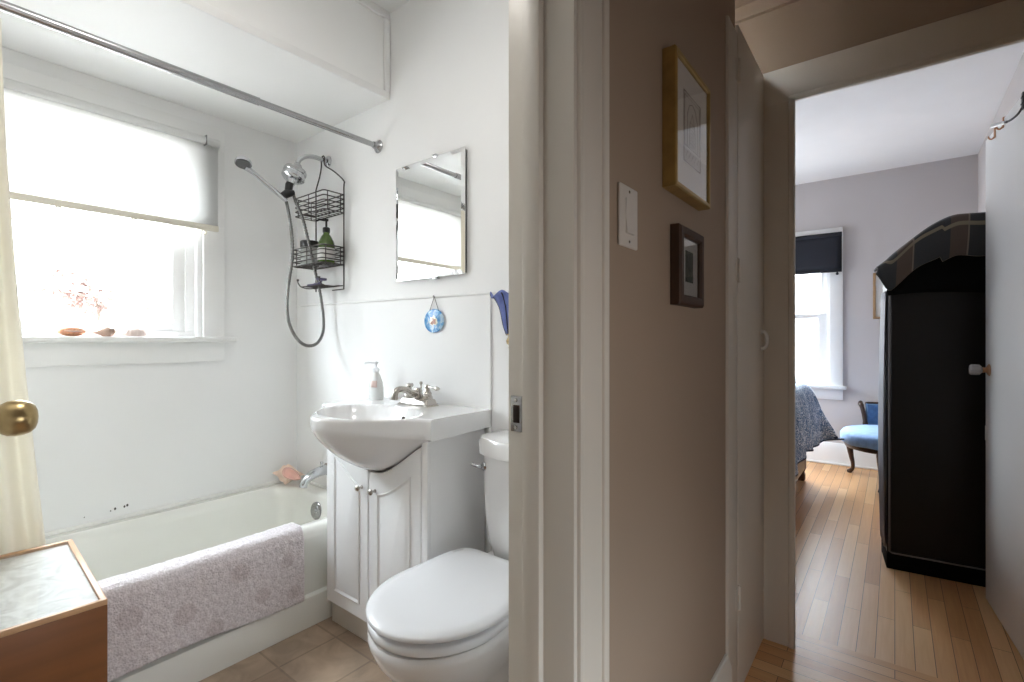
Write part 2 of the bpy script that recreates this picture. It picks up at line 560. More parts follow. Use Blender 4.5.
def sketch_print(name):
    """pale ink drawing: a few thin outlines on white paper"""
    m = mat(name, (0.60, 0.585, 0.56), 0.9, var=0.02)
    return m


M['paper'] = sketch_print('drawing_paper')
M['ink'] = mat('sepia_ink', (0.22, 0.19, 0.17), 0.9, var=0.15)
M['print_light'] = mat('pale_green_ink', (0.14, 0.15, 0.12), 0.8, var=0.2)
M['print_green'] = mat('dark_green_print', (0.055, 0.065, 0.055), 0.7, var=0.5, scale=60)


# ------------------------------------------------------------------ mesh helpers
def BM():
    return bmesh.new()


def box(bm, x0, x1, y0, y1, z0, z1, bev=0.0, seg=2, mi=0, mtx=None):
    vs = [bm.verts.new(c) for c in ((x0, y0, z0), (x1, y0, z0), (x1, y1, z0), (x0, y1, z0),
                                    (x0, y0, z1), (x1, y0, z1), (x1, y1, z1), (x0, y1, z1))]
    fs = []
    for f in ((0, 3, 2, 1), (4, 5, 6, 7), (0, 1, 5, 4), (1, 2, 6, 5), (2, 3, 7, 6), (3, 0, 4, 7)):
        fs.append(bm.faces.new([vs[i] for i in f]))
    for f in fs:
        f.material_index = mi
    new = list(vs)
    if bev > 0:
        edges = list({e for f in fs for e in f.edges})
        r = bmesh.ops.bevel(bm, geom=edges, offset=bev, segments=seg, profile=0.5, affect='EDGES')
        for f in r['faces']:
            f.material_index = mi
        new = list({v for f in r['faces'] for v in f.verts})
    if mtx is not None:
        for v in new:
            v.co = mtx @ v.co
    return bm


def loft(bm, loops, closed=True, cap0=False, cap1=False, mi=0, wrap=False):
    rings = [[bm.verts.new(Vector(p)) for p in lp] for lp in loops]
    n = len(rings[0])
    pairs = list(zip(rings[:-1], rings[1:]))
    if wrap:
        pairs.append((rings[-1], rings[0]))
    for a, b in pairs:
        for i in range(n if closed else n - 1):
            j = (i + 1) % n
            f = bm.faces.new((a[i], a[j], b[j], b[i]))
            f.material_index = mi
    if cap0:
        f = bm.faces.new(list(reversed(rings[0])))
        f.material_index = mi
    if cap1:
        f = bm.faces.new(rings[-1])
        f.material_index = mi
    return rings


def tube(bm, pts, r, n=8, closed=False, mi=0, caps=True):
    pts = [Vector(p) for p in pts]
    k = len(pts)
    rs = r if isinstance(r, (list, tuple)) else [r] * k
    tan = []
    for i in range(k):
        if closed:
            t = pts[(i + 1) % k] - pts[(i - 1) % k]
        else:
            t = pts[min(i + 1, k - 1)] - pts[max(i - 1, 0)]
        tan.append(t.normalized() if t.length > 1e-9 else Vector((0, 0, 1)))
    up = Vector((0, 0, 1)) if abs(tan[0].z) < 0.9 else Vector((1, 0, 0))
    nrm = (up - tan[0] * up.dot(tan[0])).normalized()
    loops = []
    for i in range(k):
        nrm = (nrm - tan[i] * nrm.dot(tan[i]))
        if nrm.length < 1e-6:
            nrm = tan[i].orthogonal()
        nrm.normalize()
        b = tan[i].cross(nrm)
        loops.append([pts[i] + (nrm * math.cos(2 * PI * j / n) + b * math.sin(2 * PI * j / n)) * rs[i] for j in range(n)])
    loft(bm, loops, True, caps and not closed, caps and not closed, mi, wrap=closed)
    return bm


def smooth_path(pts, steps=6, closed=False):
    P = [Vector(p) for p in pts]
    out = []
    n = len(P)
    rng = range(n if closed else n - 1)
    for i in rng:
        if closed:
            p0, p1, p2, p3 = P[(i - 1) % n], P[i], P[(i + 1) % n], P[(i + 2) % n]
        else:
            p0, p1, p2, p3 = P[max(i - 1, 0)], P[i], P[i + 1], P[min(i + 2, n - 1)]
        for s in range(steps):
            t = s / steps
            out.append(0.5 * ((2 * p1) + (p2 - p0) * t + (2 * p0 - 5 * p1 + 4 * p2 - p3) * t * t +
                              (3 * p1 - p0 - 3 * p2 + p3) * t ** 3))
    if not closed:
        out.append(P[-1])
    return out


def lathe(bm, prof, n=24, mtx=None, mi=0, sx=1.0, sy=1.0):
    mtx = mtx or Matrix.Identity(4)
    loops = []
    for r, z in prof:
        rr = max(r, 1e-5)
        loops.append([mtx @ Vector((rr * sx * math.cos(2 * PI * j / n), rr * sy * math.sin(2 * PI * j / n), z)) for j in range(n)])
    loft(bm, loops, True, True, True, mi)
    return bm


def axis_mtx(loc, direction):
    """matrix whose local z runs along direction"""
    d = Vector(direction).normalized()
    q = d.to_track_quat('Z', 'Y')
    return Matrix.Translation(Vector(loc)) @ q.to_matrix().to_4x4()


def prism(bm, poly, axis, a0, a1, mi=0):
    """extrude a 2-D polygon; axis 'x' -> poly is (y,z), 'y' -> (x,z), 'z' -> (x,y)"""
    def mk(p, a):
        return {'x': (a, p[0], p[1]), 'y': (p[0], a, p[1]), 'z': (p[0], p[1], a)}[axis]
    loft(bm, [[mk(p, a0) for p in poly], [mk(p, a1) for p in poly]], True, True, True, mi)
    return bm


def rrect(x0, x1, y0, y1, r, n=6):
    pts = []
    for cx, cy, a0 in ((x1 - r, y1 - r, 0), (x0 + r, y1 - r, 90), (x0 + r, y0 + r, 180), (x1 - r, y0 + r, 270)):
        for i in range(n + 1):
            a = R(a0 + 90 * i / n)
            pts.append((cx + r * math.cos(a), cy + r * math.sin(a)))
    return pts


def grid(bm, f, nu, nv, mi=0, uv=None):
    vs = [[bm.verts.new(Vector(f(i / nu, j / nv))) for j in range(nv + 1)] for i in range(nu + 1)]
    lay = bm.loops.layers.uv.verify() if uv else None
    for i in range(nu):
        for j in range(nv):
            fc = bm.faces.new((vs[i][j], vs[i + 1][j], vs[i + 1][j + 1], vs[i][j + 1]))
            fc.material_index = mi
            if uv:
                for lp, (a, b) in zip(fc.loops, ((i, j), (i + 1, j), (i + 1, j + 1), (i, j + 1))):
                    lp[lay].uv = uv(a / nu, b / nv)
    return vs


def obj(name, bm, mats, parent=None, smooth=32, local=False, solid=0.0, sub=0, fix=True, loc=None):
    """link a bmesh as ONE object; verts are in world space unless local=True (then in the parent's frame)"""
    if fix:
        bmesh.ops.recalc_face_normals(bm, faces=bm.faces[:])
    me = bpy.data.meshes.new(name)
    bm.to_mesh(me)
    bm.free()
    o = bpy.data.objects.new(name, me)
    COL.objects.link(o)
    for m in (mats if isinstance(mats, (list, tuple)) else [mats]):
        me.materials.append(m)
    if smooth:
        me.shade_smooth()
        me.set_sharp_from_angle(angle=R(smooth))
    if parent is not None:
        o.parent = parent
        if not local:
            me.transform(world_of(parent).inverted())
    elif loc is not None:
        me.transform(Matrix.Translation(-Vector(loc)))
        o.location = loc
    if sub:
        s = o.modifiers.new('subdivision', 'SUBSURF')
        s.levels = s.render_levels = sub
    if solid:
        s = o.modifiers.new('thickness', 'SOLIDIFY')
        s.thickness = solid
        s.offset = 0
    return o


def world_of(o):
    m = o.matrix_basis.copy()
    while o.parent is not None:
        o = o.parent
        m = o.matrix_basis @ m
    return m


def tag(o, label, cat, group=None):
    o['label'] = label
    o['category'] = cat
    if group:
        o['group'] = group
    return o


def thing(name, label, cat, loc, rz=0.0, group=None):
    o = bpy.data.objects.new(name, None)
    o.empty_display_size = 0.05
    COL.objects.link(o)
    o.location = loc
    o.rotation_euler = (0, 0, rz)
    return tag(o, label, cat, group)


def struct(name, bm, mats, smooth=0, parent=None, **kw):
    o = obj(name, bm, mats, parent=parent, smooth=smooth, **kw)
    if parent is None:
        o['kind'] = 'structure'
    return o


def by_normal(bm, rules):
    """material index from face direction: rules = [(axis, sign, index)]"""
    bmesh.ops.recalc_face_normals(bm, faces=bm.faces[:])
    for f in bm.faces:
        f.normal_update()
        for ax, sg, ix in rules:
            if f.normal[ax] * sg > 0.7:
                f.material_index = ix
    return bm


# ------------------------------------------------------------------ room shell
HX = -0.405          # hall face of the wall between hall and bathroom
BX = -0.52           # bathroom face of it
WIN_X = -2.6         # bathroom window wall
MIR_Y = 1.40         # wall with mirror and shower
DOOR_Y = 2.10        # hall face of the wall with the bedroom doorway
FAR_Y = 5.41
BED_R = 0.527

b = BM()
box(b, -2.7, BX, -0.22, MIR_Y + 0.1, -0.06, 0.0)
struct('floor_bathroom', b, M['vinyl'])
b = BM()
box(b, BX, 0.75, -1.75, 2.205, -0.06, 0.0)
struct('floor_hall', b, M['hall_floor'])
b = BM()
box(b, -2.4, 0.75, 2.205, FAR_Y + 0.1, -0.06, 0.0)
struct('floor_bedroom', b, M['bed_floor'])

# wall between hall and bathroom with the bathroom doorway (y -0.03..0.66)
b = BM()
box(b, BX, HX, -1.7, -0.03, 0, 2.62)
box(b, BX, HX, 0.66, 1.683, 0, 2.62)
box(b, BX, HX, -0.03, 0.66, 2.03, 2.62)
by_normal(b, [(0, 1, 1), (1, 1, 1)])
struct('wall_hall_left', b, [M['bath_wall'], M['taupe']])
# mirror wall
b = BM()
box(b, -2.7, BX, MIR_Y, MIR_Y + 0.1, 0, 2.62)
struct('wall_mirror', b, M['bath_wall'])
# window wall of the bathroom: opening y 0.05..0.93, z 1.155..2.06
WY0, WY1, WZ0, WZ1 = 0.05, 0.925, 1.15, 2.06
b = BM()
box(b, -2.7, WIN_X, -0.22, WY0, 0, 2.62)
box(b, -2.7, WIN_X, WY1, MIR_Y + 0.1, 0, 2.62)
box(b, -2.7, WIN_X, WY0, WY1, 0, WZ0)
box(b, -2.7, WIN_X, WY0, WY1, WZ1, 2.62)
struct('wall_window', b, M['bath_wall'])
b = BM()
box(b, -2.7, BX, -0.22, -0.12, 0, 2.62)
struct('wall_bathroom_left', b, M['bath_wall'])
b = BM()
box(b, -2.7, HX, -0.22, MIR_Y + 0.1, 2.62, 2.70)
struct('ceiling_bathroom', b, M['bath_wall'])

# lowered soffit over the tub, with a hatch in its front
b = BM()
box(b, WIN_X, -1.80, -0.12, MIR_Y, 2.235, 2.62)
struct('ceiling_soffit', b, M['bath_soffit'])
b = BM()
box(b, -1.80, -1.788, -0.12, MIR_Y - 0.002, 2.229, 2.262, 0.003)
box(b, -1.80, -1.786, MIR_Y - 0.03, MIR_Y - 0.002, 2.262, 2.585, 0.004)
box(b, -1.80, -1.786, -0.12, MIR_Y - 0.002, 2.585, 2.62, 0.003)
struct('trim_soffit', b, M['trim_white'], smooth=30)

t = thing('added_ceiling_fixture', 'round flush fixture added out of view for bathroom fill', 'ceiling light', (-1.10, 0.45, 2.62))  # unseen fixture, added to go with the fill lamp
b = BM()
lathe(b, [(0.0, 2.62), (0.17, 2.62), (0.17, 2.60), (0.155, 2.592), (0.0, 2.592)], 32, Matrix.Translation((-1.10, 0.45, 0)))
obj('canopy', b, M['trim_white'], t)
b = BM()
lathe(b, [(0.155, 2.592), (0.152, 2.56), (0.13, 2.53), (0.08, 2.513), (0.0, 2.508)], 32, Matrix.Translation((-1.10, 0.45, 0)))
obj('glass_dome', b, M['blind'], t)

# bedroom doorway wall, thickness 2.10..2.24
b = BM()
box(b, -2.4, -0.322, DOOR_Y, 2.24, 0, 2.72)
box(b, 0.43, 0.75, DOOR_Y, 2.24, 0, 2.72)
box(b, -0.322, 0.43, DOOR_Y, 2.24, 2.118, 2.72)
by_normal(b, [(1, 1, 1)])
struct('wall_doorway', b, [M['taupe'], M['bed_wall']])
# hall right, back and the open niche above the linen closet
b = BM()
box(b, 0.62, 0.75, -1.75, 0.28, 0, 2.62)
box(b, 0.62, 0.75, 0.72, DOOR_Y, 0, 2.62)
box(b, 0.62, 0.75, 0.28, 0.72, 0, 0.75)
box(b, 0.62, 0.75, 0.28, 0.72, 1.11, 2.62)  # gap left here is an added, unseen opening for hall light
struct('wall_hall_right', b, M['taupe'])
b = BM()
box(b, HX, 0.62, -1.75, -1.62, 0, 2.62)
struct('wall_hall_back', b, M['taupe'])
b = BM()
box(b, -1.1, -1.0, 1.5, DOOR_Y, 0, 2.62)
struct('wall_niche', b, M['taupe'])
b = BM()
box(b, HX, 0.75, -1.75, DOOR_Y, 2.456, 2.62)
box(b, -1.1, HX, 1.683, DOOR_Y, 2.456, 2.62)
struct('ceiling_hall', b, M['taupe'])
b = BM()
prism(b, [(DOOR_Y, 2.415), (DOOR_Y - 0.014, 2.418), (DOOR_Y - 0.018, 2.432), (DOOR_Y - 0.03, 2.444), (DOOR_Y - 0.034, 2.456), (DOOR_Y, 2.456)],
      'x', -1.0, 0.62)
struct('trim_crown', b, M['taupe'], smooth=30)

# bedroom
BW0, BW1, BWZ0, BWZ1 = -1.50, -0.475, 0.72, 2.06
b = BM()
box(b, -2.4, BW0, FAR_Y, FAR_Y + 0.1, 0, 2.72)
box(b, BW1, 0.75, FAR_Y, FAR_Y + 0.1, 0, 2.72)
box(b, BW0, BW1, FAR_Y, FAR_Y + 0.1, 0, BWZ0)
box(b, BW0, BW1, FAR_Y, FAR_Y + 0.1, BWZ1, 2.72)
struct('wall_bedroom_far', b, M['bed_wall'])
b = BM()
box(b, BED_R, 0.65, 2.24, FAR_Y, 0, 2.72)
struct('wall_bedroom_right', b, M['bed_wall'])
b = BM()
box(b, -2.4, -2.3, 2.24, 4.15, 0, 2.72)
box(b, -2.4, -2.3, 5.05, FAR_Y, 0, 2.72)
box(b, -2.4, -2.3, 4.15, 5.05, 0, 0.9)
box(b, -2.4, -2.3, 4.15, 5.05, 2.0, 2.72)  # gap left here is added, out of view, for more bedroom light
struct('wall_bedroom_left', b, M['bed_wall'])
b = BM()
box(b, -2.4, 0.75, DOOR_Y, FAR_Y + 0.1, 2.645, 2.75)
struct('ceiling_bedroom', b, M['ceiling'])

# baseboards
def base_profile(d, h):
    return [(0, 0), (d, 0), (d, h - 0.035), (d - 0.006, h - 0.02), (d - 0.010, h - 0.004), (d - 0.014, h), (0, h)]

b = BM()
prism(b, [(HX + u, v) for u, v in base_profile(0.02, 0.20)], 'y', 0.758, 1.566)
struct('baseboard_hall', b, M['trim'], smooth=30)
b = BM()
prism(b, [(FAR_Y - u, v) for u, v in base_profile(0.02, 0.20)], 'x', -2.3, BED_R)
box(b, -2.3, BED_R, FAR_Y - 0.034, FAR_Y - 0.02, 0, 0.02, 0.005)
struct('baseboard_bedroom', b, M['trim_white'], smooth=30)

# ------------------------------------------------------------------ bathroom doorway: jamb, stop, casing, strike plate
b = BM()
box(b, BX, HX + 0.015, 0.655, 0.675, 0, 2.045, 0.002)                       # strike-side jamb
box(b, BX, HX + 0.015, -0.045, -0.025, 0, 2.045, 0.002)
box(b, BX, HX + 0.015, -0.045, 0.675, 2.03, 2.05, 0.002)
box(b, -0.482, -0.447, 0.642, 0.657, 0, 2.03, 0.003)                        # door stop
box(b, -0.482, -0.447, -0.027, -0.012, 0, 2.03, 0.003)
box(b, -0.482, -0.447, -0.03, 0.657, 2.015, 2.03, 0.003)
for y0, y1 in ((0.664, 0.760), (-0.13, -0.034)):                            # hall casing with a bead on its inner edge
    box(b, HX, HX + 0.018, y0, y1, 0, 2.13, 0.004)
    yy = y0 if y0 > 0 else y1
    s = 1 if y0 > 0 else -1
    box(b, HX, HX + 0.022, min(yy, yy + s * 0.014), max(yy, yy + s * 0.014), 0, 2.04, 0.005)
    box(b, HX, HX + 0.024, min(y0 + 0.076, y1 - 0.076) if s < 0 else y0 + 0.076, (y0 + 0.02) if s < 0 else y1, 0, 2.13, 0.005)
box(b, HX, HX + 0.02, -0.13, 0.760, 2.035, 2.15, 0.004)
box(b, BX - 0.016, BX, 0.705, 0.770, 0, 2.12, 0.004)                        # bathroom-side casing
struct('trim_bathroom_doorway', b, M['trim'], smooth=30)

t = thing('strike_plate', 'small steel strike plate let into the bathroom door jamb', 'strike plate', (-0.503, 0.655, 1.025))
b = BM()
box(b, -0.513, -0.489, 0.6525, 0.656, 0.996, 1.056, 0.001)
obj('plate', b, M['steel'], t)
b = BM()
box(b, -0.507, -0.494, 0.6515, 0.6535, 1.011, 1.041, 0.0006)
obj('latch_hole_shade', b, M['hole_shade'], t)  # solid dark piece, colour stands for the shade in the hole
for z in (1.003, 1.049):
    b = BM()
    lathe(b, [(0.0, 0), (0.0032, 0), (0.0030, 0.0012), (0, 0.0016)], 10, axis_mtx((-0.502, 0.6526, z), (0, -1, 0)))
    obj('screw', b, M['nickel'], t)

# ------------------------------------------------------------------ bathroom door (swung into the bathroom; the knob shows at the left edge)
t = thing('panel_door', 'white bathroom door swung open with a round brass knob', 'door', (-0.525, -0.025, 0.008), R(-6.9))
b = BM()
W = 0.64
box(b, -W, -0.004, -0.018, 0.017, 0, 2.01, 0.002)
for z0, z1 in ((0.24, 0.90), (1.08, 1.86)):
    for y0, y1, s in ((0.017, 0.021, 1),):
        box(b, -W + 0.11, -W + 0.122, 0.016, 0.0215, z0, z1, 0.002)
        box(b, -0.122, -0.11, 0.016, 0.0215, z0, z1, 0.002)
        box(b, -W + 0.122, -0.122, 0.016, 0.0215, z0, z0 + 0.012, 0.002)
        box(b, -W + 0.122, -0.122, 0.016, 0.0215, z1 - 0.012, z1, 0.002)
obj('slab', b, M['trim_white'], t, local=True)
b = BM()
KM = axis_mtx((-0.579, 0.017, 1.019), (0, 1, 0)) @ Matrix.Diagonal((1, 1, 1.28, 1))
lathe(b, [(0.027, 0), (0.027, 0.003), (0.022, 0.006), (0.009, 0.008)], 28, KM)
k = obj('rose', b, M['brass'], t, local=True)
b = BM()
lathe(b, [(0.0095, 0.0075), (0.0085, 0.02), (0.0095, 0.032), (0.015, 0.0345), (0.0225, 0.038), (0.0270, 0.044), (0.0284, 0.051), (0.0275, 0.058), (0.0240, 0.0645),
          (0.018, 0.069), (0.010, 0.0712), (0.0, 0.0718)], 30, KM)
obj('knob', b, M['brass'], k, local=True)

# ------------------------------------------------------------------ linen closet front: casing strip, narrow door, top
b = BM()
box(b, HX - 0.02, HX + 0.007, 1.572, 1.686, 0, 2.135, 0.002)
box(b, HX, HX + 0.009, 1.574, 1.590, 0, 2.135, 0.004)
box(b, HX - 0.10, HX - 0.016, 1.683, 1.70, 0, 2.148)
struct('trim_closet', b, M['trim'], smooth=30)
b = BM()
box(b, -1.0, HX - 0.016, 1.692, DOOR_Y, 2.148, 2.168)
struct('trim_closet_top', b, M['trim'])
t = thing('closet_door', 'tall narrow cream closet door beside the bedroom doorway', 'closet door', (HX, 1.69, 0.006))
b = BM()
box(b, HX - 0.014, HX + 0.008, 1.690, 2.080, 0.006, 2.165, 0.002)
obj('slab', b, M['trim'], t)
for z in (2.013, 1.372, 0.324):
    b = BM()
    tube(b, [(HX + 0.012, 1.685, z - 0.038), (HX + 0.012, 1.685, z + 0.038)], 0.0055, 10)
    box(b, HX + 0.004, HX + 0.0085, 1.662, 1.71, z - 0.034, z + 0.034, 0.001)
    obj('hinge', b, M['trim'], t)
b = BM()
PY = 2.03
tube(b, smooth_path([(HX + 0.008, PY, 1.122), (HX + 0.018, PY, 1.119), (HX + 0.027, PY, 1.130), (HX + 0.029, PY, 1.15),
                     (HX + 0.027, PY, 1.170), (HX + 0.018, PY, 1.181), (HX + 0.008, PY, 1.178)], 5), 0.0055, 10)
box(b, HX + 0.008, HX + 0.012, PY - 0.009, PY + 0.009, 1.110, 1.128, 0.0015)
box(b, HX + 0.008, HX + 0.012, PY - 0.009, PY + 0.009, 1.172, 1.190, 0.0015)
obj('pull_handle', b, M['trim_white'], t)

# ------------------------------------------------------------------ bedroom doorway casing and jamb
b = BM()
box(b, -0.405, -0.293, DOOR_Y - 0.018, DOOR_Y, 0, 2.172, 0.003)
box(b, -0.405, 0.56, DOOR_Y - 0.0185, DOOR_Y, 2.042, 2.175, 0.003)
box(b, 0.445, 0.56, DOOR_Y - 0.018, DOOR_Y, 0, 2.172, 0.003)
box(b, -0.313, -0.2925, DOOR_Y - 0.024, DOOR_Y - 0.015, 0, 2.05, 0.004)      # inner bead
box(b, -0.313, 0.45, DOOR_Y - 0.024, DOOR_Y - 0.015, 2.041, 2.062, 0.004)
box(b, -0.345, -0.318, DOOR_Y - 0.006, 2.245, 0, 2.12, 0.002)               # jamb
box(b, 0.415, 0.445, DOOR_Y - 0.006, 2.245, 0, 2.12, 0.002)
box(b, -0.345, 0.445, DOOR_Y - 0.006, 2.245, 2.112, 2.124, 0.002)
box(b, -0.320, -0.308, 2.15, 2.19, 0, 2.11, 0.002)                          # stop
box(b, -0.318, 0.43, 2.15, 2.19, 2.098, 2.113, 0.002)
box(b, -0.425, -0.335, 2.24, 2.256, 0, 2.17, 0.003)
struct('trim_bedroom_doorway', b, M['trim'], smooth=30)

# ------------------------------------------------------------------ bathroom window: casing, sash, glass
b = BM()
cx0, cx1 = WIN_X, WIN_X + 0.02
box(b, cx0, cx1, 0.93, 1.022, 1.155, 2.168, 0.003)
box(b, cx0, cx1, -0.055, 0.045, 1.155, 2.168, 0.003)
box(b, cx0, cx1 + 0.002, -0.055, 1.022, 2.065, 2.172, 0.003)
w1 = struct('window_1', b, M['trim_white'], smooth=30)
b = BM()
box(b, WIN_X - 0.06, WIN_X + 0.055, -0.09, 1.067, 1.140, 1.165, 0.007, 3)
obj('window_sill', b, M['trim_white'], w1, smooth=30)
b = BM()
box(b, cx0, cx1 - 0.002, -0.055, 1.022, 1.047, 1.141, 0.003)
obj('sill_apron', b, M['trim_white'], w1, smooth=30)
b = BM()                                                                    # outer frame in the wall opening
fx0, fx1 = WIN_X - 0.085, WIN_X - 0.03
box(b, WIN_X - 0.10, WIN_X + 0.002, 0.908, 0.93, WZ0, 2.07, 0.002)
box(b, WIN_X - 0.10, WIN_X + 0.002, 0.045, 0.067, WZ0, 2.07, 0.002)
box(b, WIN_X - 0.10, WIN_X + 0.002, 0.045, 0.93, 2.05, 2.07, 0.002)
box(b, fx0, fx1, 0.872, 0.910, 1.15, 2.05, 0.003)
box(b, fx0, fx1, 0.065, 0.100, 1.16, 2.05, 0.003)
box(b, fx0 - 0.014, fx1 + 0.004, 0.066, 0.909, 1.145, 1.192, 0.003)
obj('window_frame', b, M['win_white'], w1, smooth=30)


def sash(parent, plane, u0, u1, z0, z1, d0, d1, sw, br, tr, name='sash', axis='x', mname='win_white'):
    b = BM()
    def bx(a0, a1, c0, c1, e=0.0):
        if axis == 'x':
            box(b, d0 - e, d1 + e, a0, a1, c0, c1, 0.003)
        else:
            box(b, a0, a1, d0 - e, d1 + e, c0, c1, 0.003)
    bx(u0, u0 + sw, z0, z1)
    bx(u1 - sw, u1, z0, z1)
    bx(u0 + sw - 0.004, u1 - sw + 0.004, z0, z0 + br, -0.0012)
    bx(u0 + sw - 0.004, u1 - sw + 0.004, z1 - tr, z1, -0.0012)
    s = obj(name, b, M[mname], parent, smooth=30)
    b = BM()
    dm = (d0 + d1) / 2
    if axis == 'x':
        box(b, dm - 0.003, dm + 0.003, u0 + sw - 0.004, u1 - sw + 0.004, z0 + br - 0.004, z1 - tr + 0.004)
    else:
        box(b, u0 + sw - 0.004, u1 - sw + 0.004, dm - 0.003, dm + 0.003, z0 + br - 0.004, z1 - tr + 0.004)
    obj('glass', b, M['glass'], s, smooth=0)
    return s


sash(w1, 0, 0.10, 0.873, 1.190, 1.655, WIN_X - 0.076, WIN_X - 0.040, 0.052, 0.040, 0.048)
sash(w1, 0, 0.10, 0.873, 1.630, 2.05, WIN_X - 0.098, WIN_X - 0.077, 0.045, 0.03, 0.035)

# roller blind in front of it
t = thing('roller_blind', 'white roller blind lowered halfway over the bathroom window', 'window blind', (WIN_X + 0.05, 0.48, 1.67))
by0, by1 = -0.03, 0.985
b = BM()
grid(b, lambda u, v: (WIN_X + 0.036 + 0.003 * math.sin(v * 2.5), by0 + (by1 - by0) * u, 1.69 + (2.085 - 1.69) * v), 8, 8)
obj('fabric', b, M['blind'], t, solid=0.0012)
b = BM()
tube(b, [(WIN_X + 0.052, by0, 2.085), (WIN_X + 0.052, by1, 2.085)], 0.018, 20)
obj('roller', b, M['blind'], t)
b = BM()
box(b, WIN_X + 0.031, WIN_X + 0.043, by0 - 0.003, by1 + 0.003, 1.668, 1.696, 0.004)
obj('hem_bar', b, M['blind_bar'], t)
for y in (0.415, 0.655, 0.925):
    b = BM()
    tube(b, [(WIN_X + 0.037, y + 0.010 * math.cos(a), 1.658 + 0.010 * math.sin(a)) for a in [2 * PI * i / 14 for i in range(14)]],
         0.0032, 6, closed=True)
    obj('pull_ring', b, M['blind_bar'], t)
for y in (by0 - 0.004, by1 - 0.062):
    b = BM()
    box(b, WIN_X + 0.021, WIN_X + 0.07, y, y + 0.004, 2.062, 2.108, 0.001)
    box(b, WIN_X + 0.021, WIN_X + 0.024, y - 0.012, y + 0.016, 2.062, 2.108, 0.001)
    obj('bracket', b, M['steel'], t)

# ------------------------------------------------------------------ bedroom window
b = BM()
box(b, BW1, BW1 + 0.10, FAR_Y - 0.02, FAR_Y, 0.73, 2.182, 0.003)
box(b, BW0 - 0.10, BW0, FAR_Y - 0.02, FAR_Y, 0.73, 2.182, 0.003)
box(b, BW0 - 0.10, BW1 + 0.10, FAR_Y - 0.023, FAR_Y, 2.06, 2.185, 0.003)
w2 = struct('window_2', b, M['trim_white'], smooth=30)
b = BM()
box(b, BW0 - 0.13, BW1 + 0.13, FAR_Y - 0.06, FAR_Y + 0.06, 0.698, 0.730, 0.006, 3)
obj('window_sill', b, M['trim_white'], w2, smooth=30)
b = BM()
box(b, BW0 - 0.10, BW1 + 0.10, FAR_Y - 0.018, FAR_Y, 0.600, 0.70, 0.003)
obj('sill_apron', b, M['trim_white'], w2, smooth=30)
b = BM()
box(b, BW1 - 0.022, BW1 + 0.002, FAR_Y - 0.002, FAR_Y + 0.1, 0.72, 2.06, 0.002)
box(b, BW0 - 0.002, BW0 + 0.022, FAR_Y - 0.002, FAR_Y + 0.1, 0.72, 2.06, 0.002)
box(b, BW0, BW1, FAR_Y - 0.002, FAR_Y + 0.1, 2.04, 2.062, 0.002)
obj('window_frame', b, M['win_white'], w2, smooth=30)
sash(w2, 0, BW0 + 0.022, BW1 - 0.022, 0.725, 1.40, FAR_Y + 0.022, FAR_Y + 0.055, 0.075, 0.075, 0.045, axis='y')
sash(w2, 0, BW0 + 0.022, BW1 - 0.022, 1.355, 2.045, FAR_Y + 0.057, FAR_Y + 0.09, 0.055, 0.045, 0.045, axis='y')
t = thing('window_shade', 'dark navy roller shade drawn down from the bedroom window head', 'window blind', (-0.95, FAR_Y - 0.05, 1.77))
b = BM()
x0, x1 = BW0 - 0.08, BW1 + 0.095
grid(b, lambda u, v: (x0 + (x1 - x0) * u, FAR_Y - 0.05 + 0.004 * math.sin(u * 19) * (1 - v), 1.785 + (2.125 - 1.785) * v), 24, 6)
obj('fabric', b, M['navy'], t, solid=0.004)
b = BM()
tube(b, [(x0, FAR_Y - 0.045, 2.118), (x1, FAR_Y - 0.045, 2.118)], 0.020, 16)
obj('roller', b, M['navy'], t)
b = BM()
box(b, x0, x1, FAR_Y - 0.058, FAR_Y - 0.042, 1.772, 1.797, 0.004)
obj('hem_bar', b, M['navy'], t)
b = BM()
lathe(b, [(0.0, 0), (0.010, 0.004), (0.012, 0.016), (0.007, 0.024), (0.0035, 0.030)], 12, Matrix.Translation((BW1 + 0.06, FAR_Y - 0.05, 1.744)))
obj('pull_tassel', b, M['navy'], t)

# ------------------------------------------------------------------ wall seam mouldings in the bathroom
b = BM()
tube(b, [(-2.6, MIR_Y - 0.001, 1.336), (BX - 0.02, MIR_Y - 0.001, 1.322)], 0.0055, 8)
struct('trim_panel_rail', b, M['bath_wall'], smooth=40)
b = BM()
box(b, -1.200, -1.190, MIR_Y - 0.007, MIR_Y, 0.0, 1.318, 0.002)
struct('trim_panel_batten', b, M['bath_wall'], smooth=30)

# ------------------------------------------------------------------ bathtub
TX0, TX1, TY0, TY1 = WIN_X + 0.002, -1.865, -0.118, MIR_Y - 0.002
def tub_loop(x0, x1, y0, y1, r, z):
    return [(x, y, z) for x, y in rrect(x0, x1, y0, y1, r, 8)]

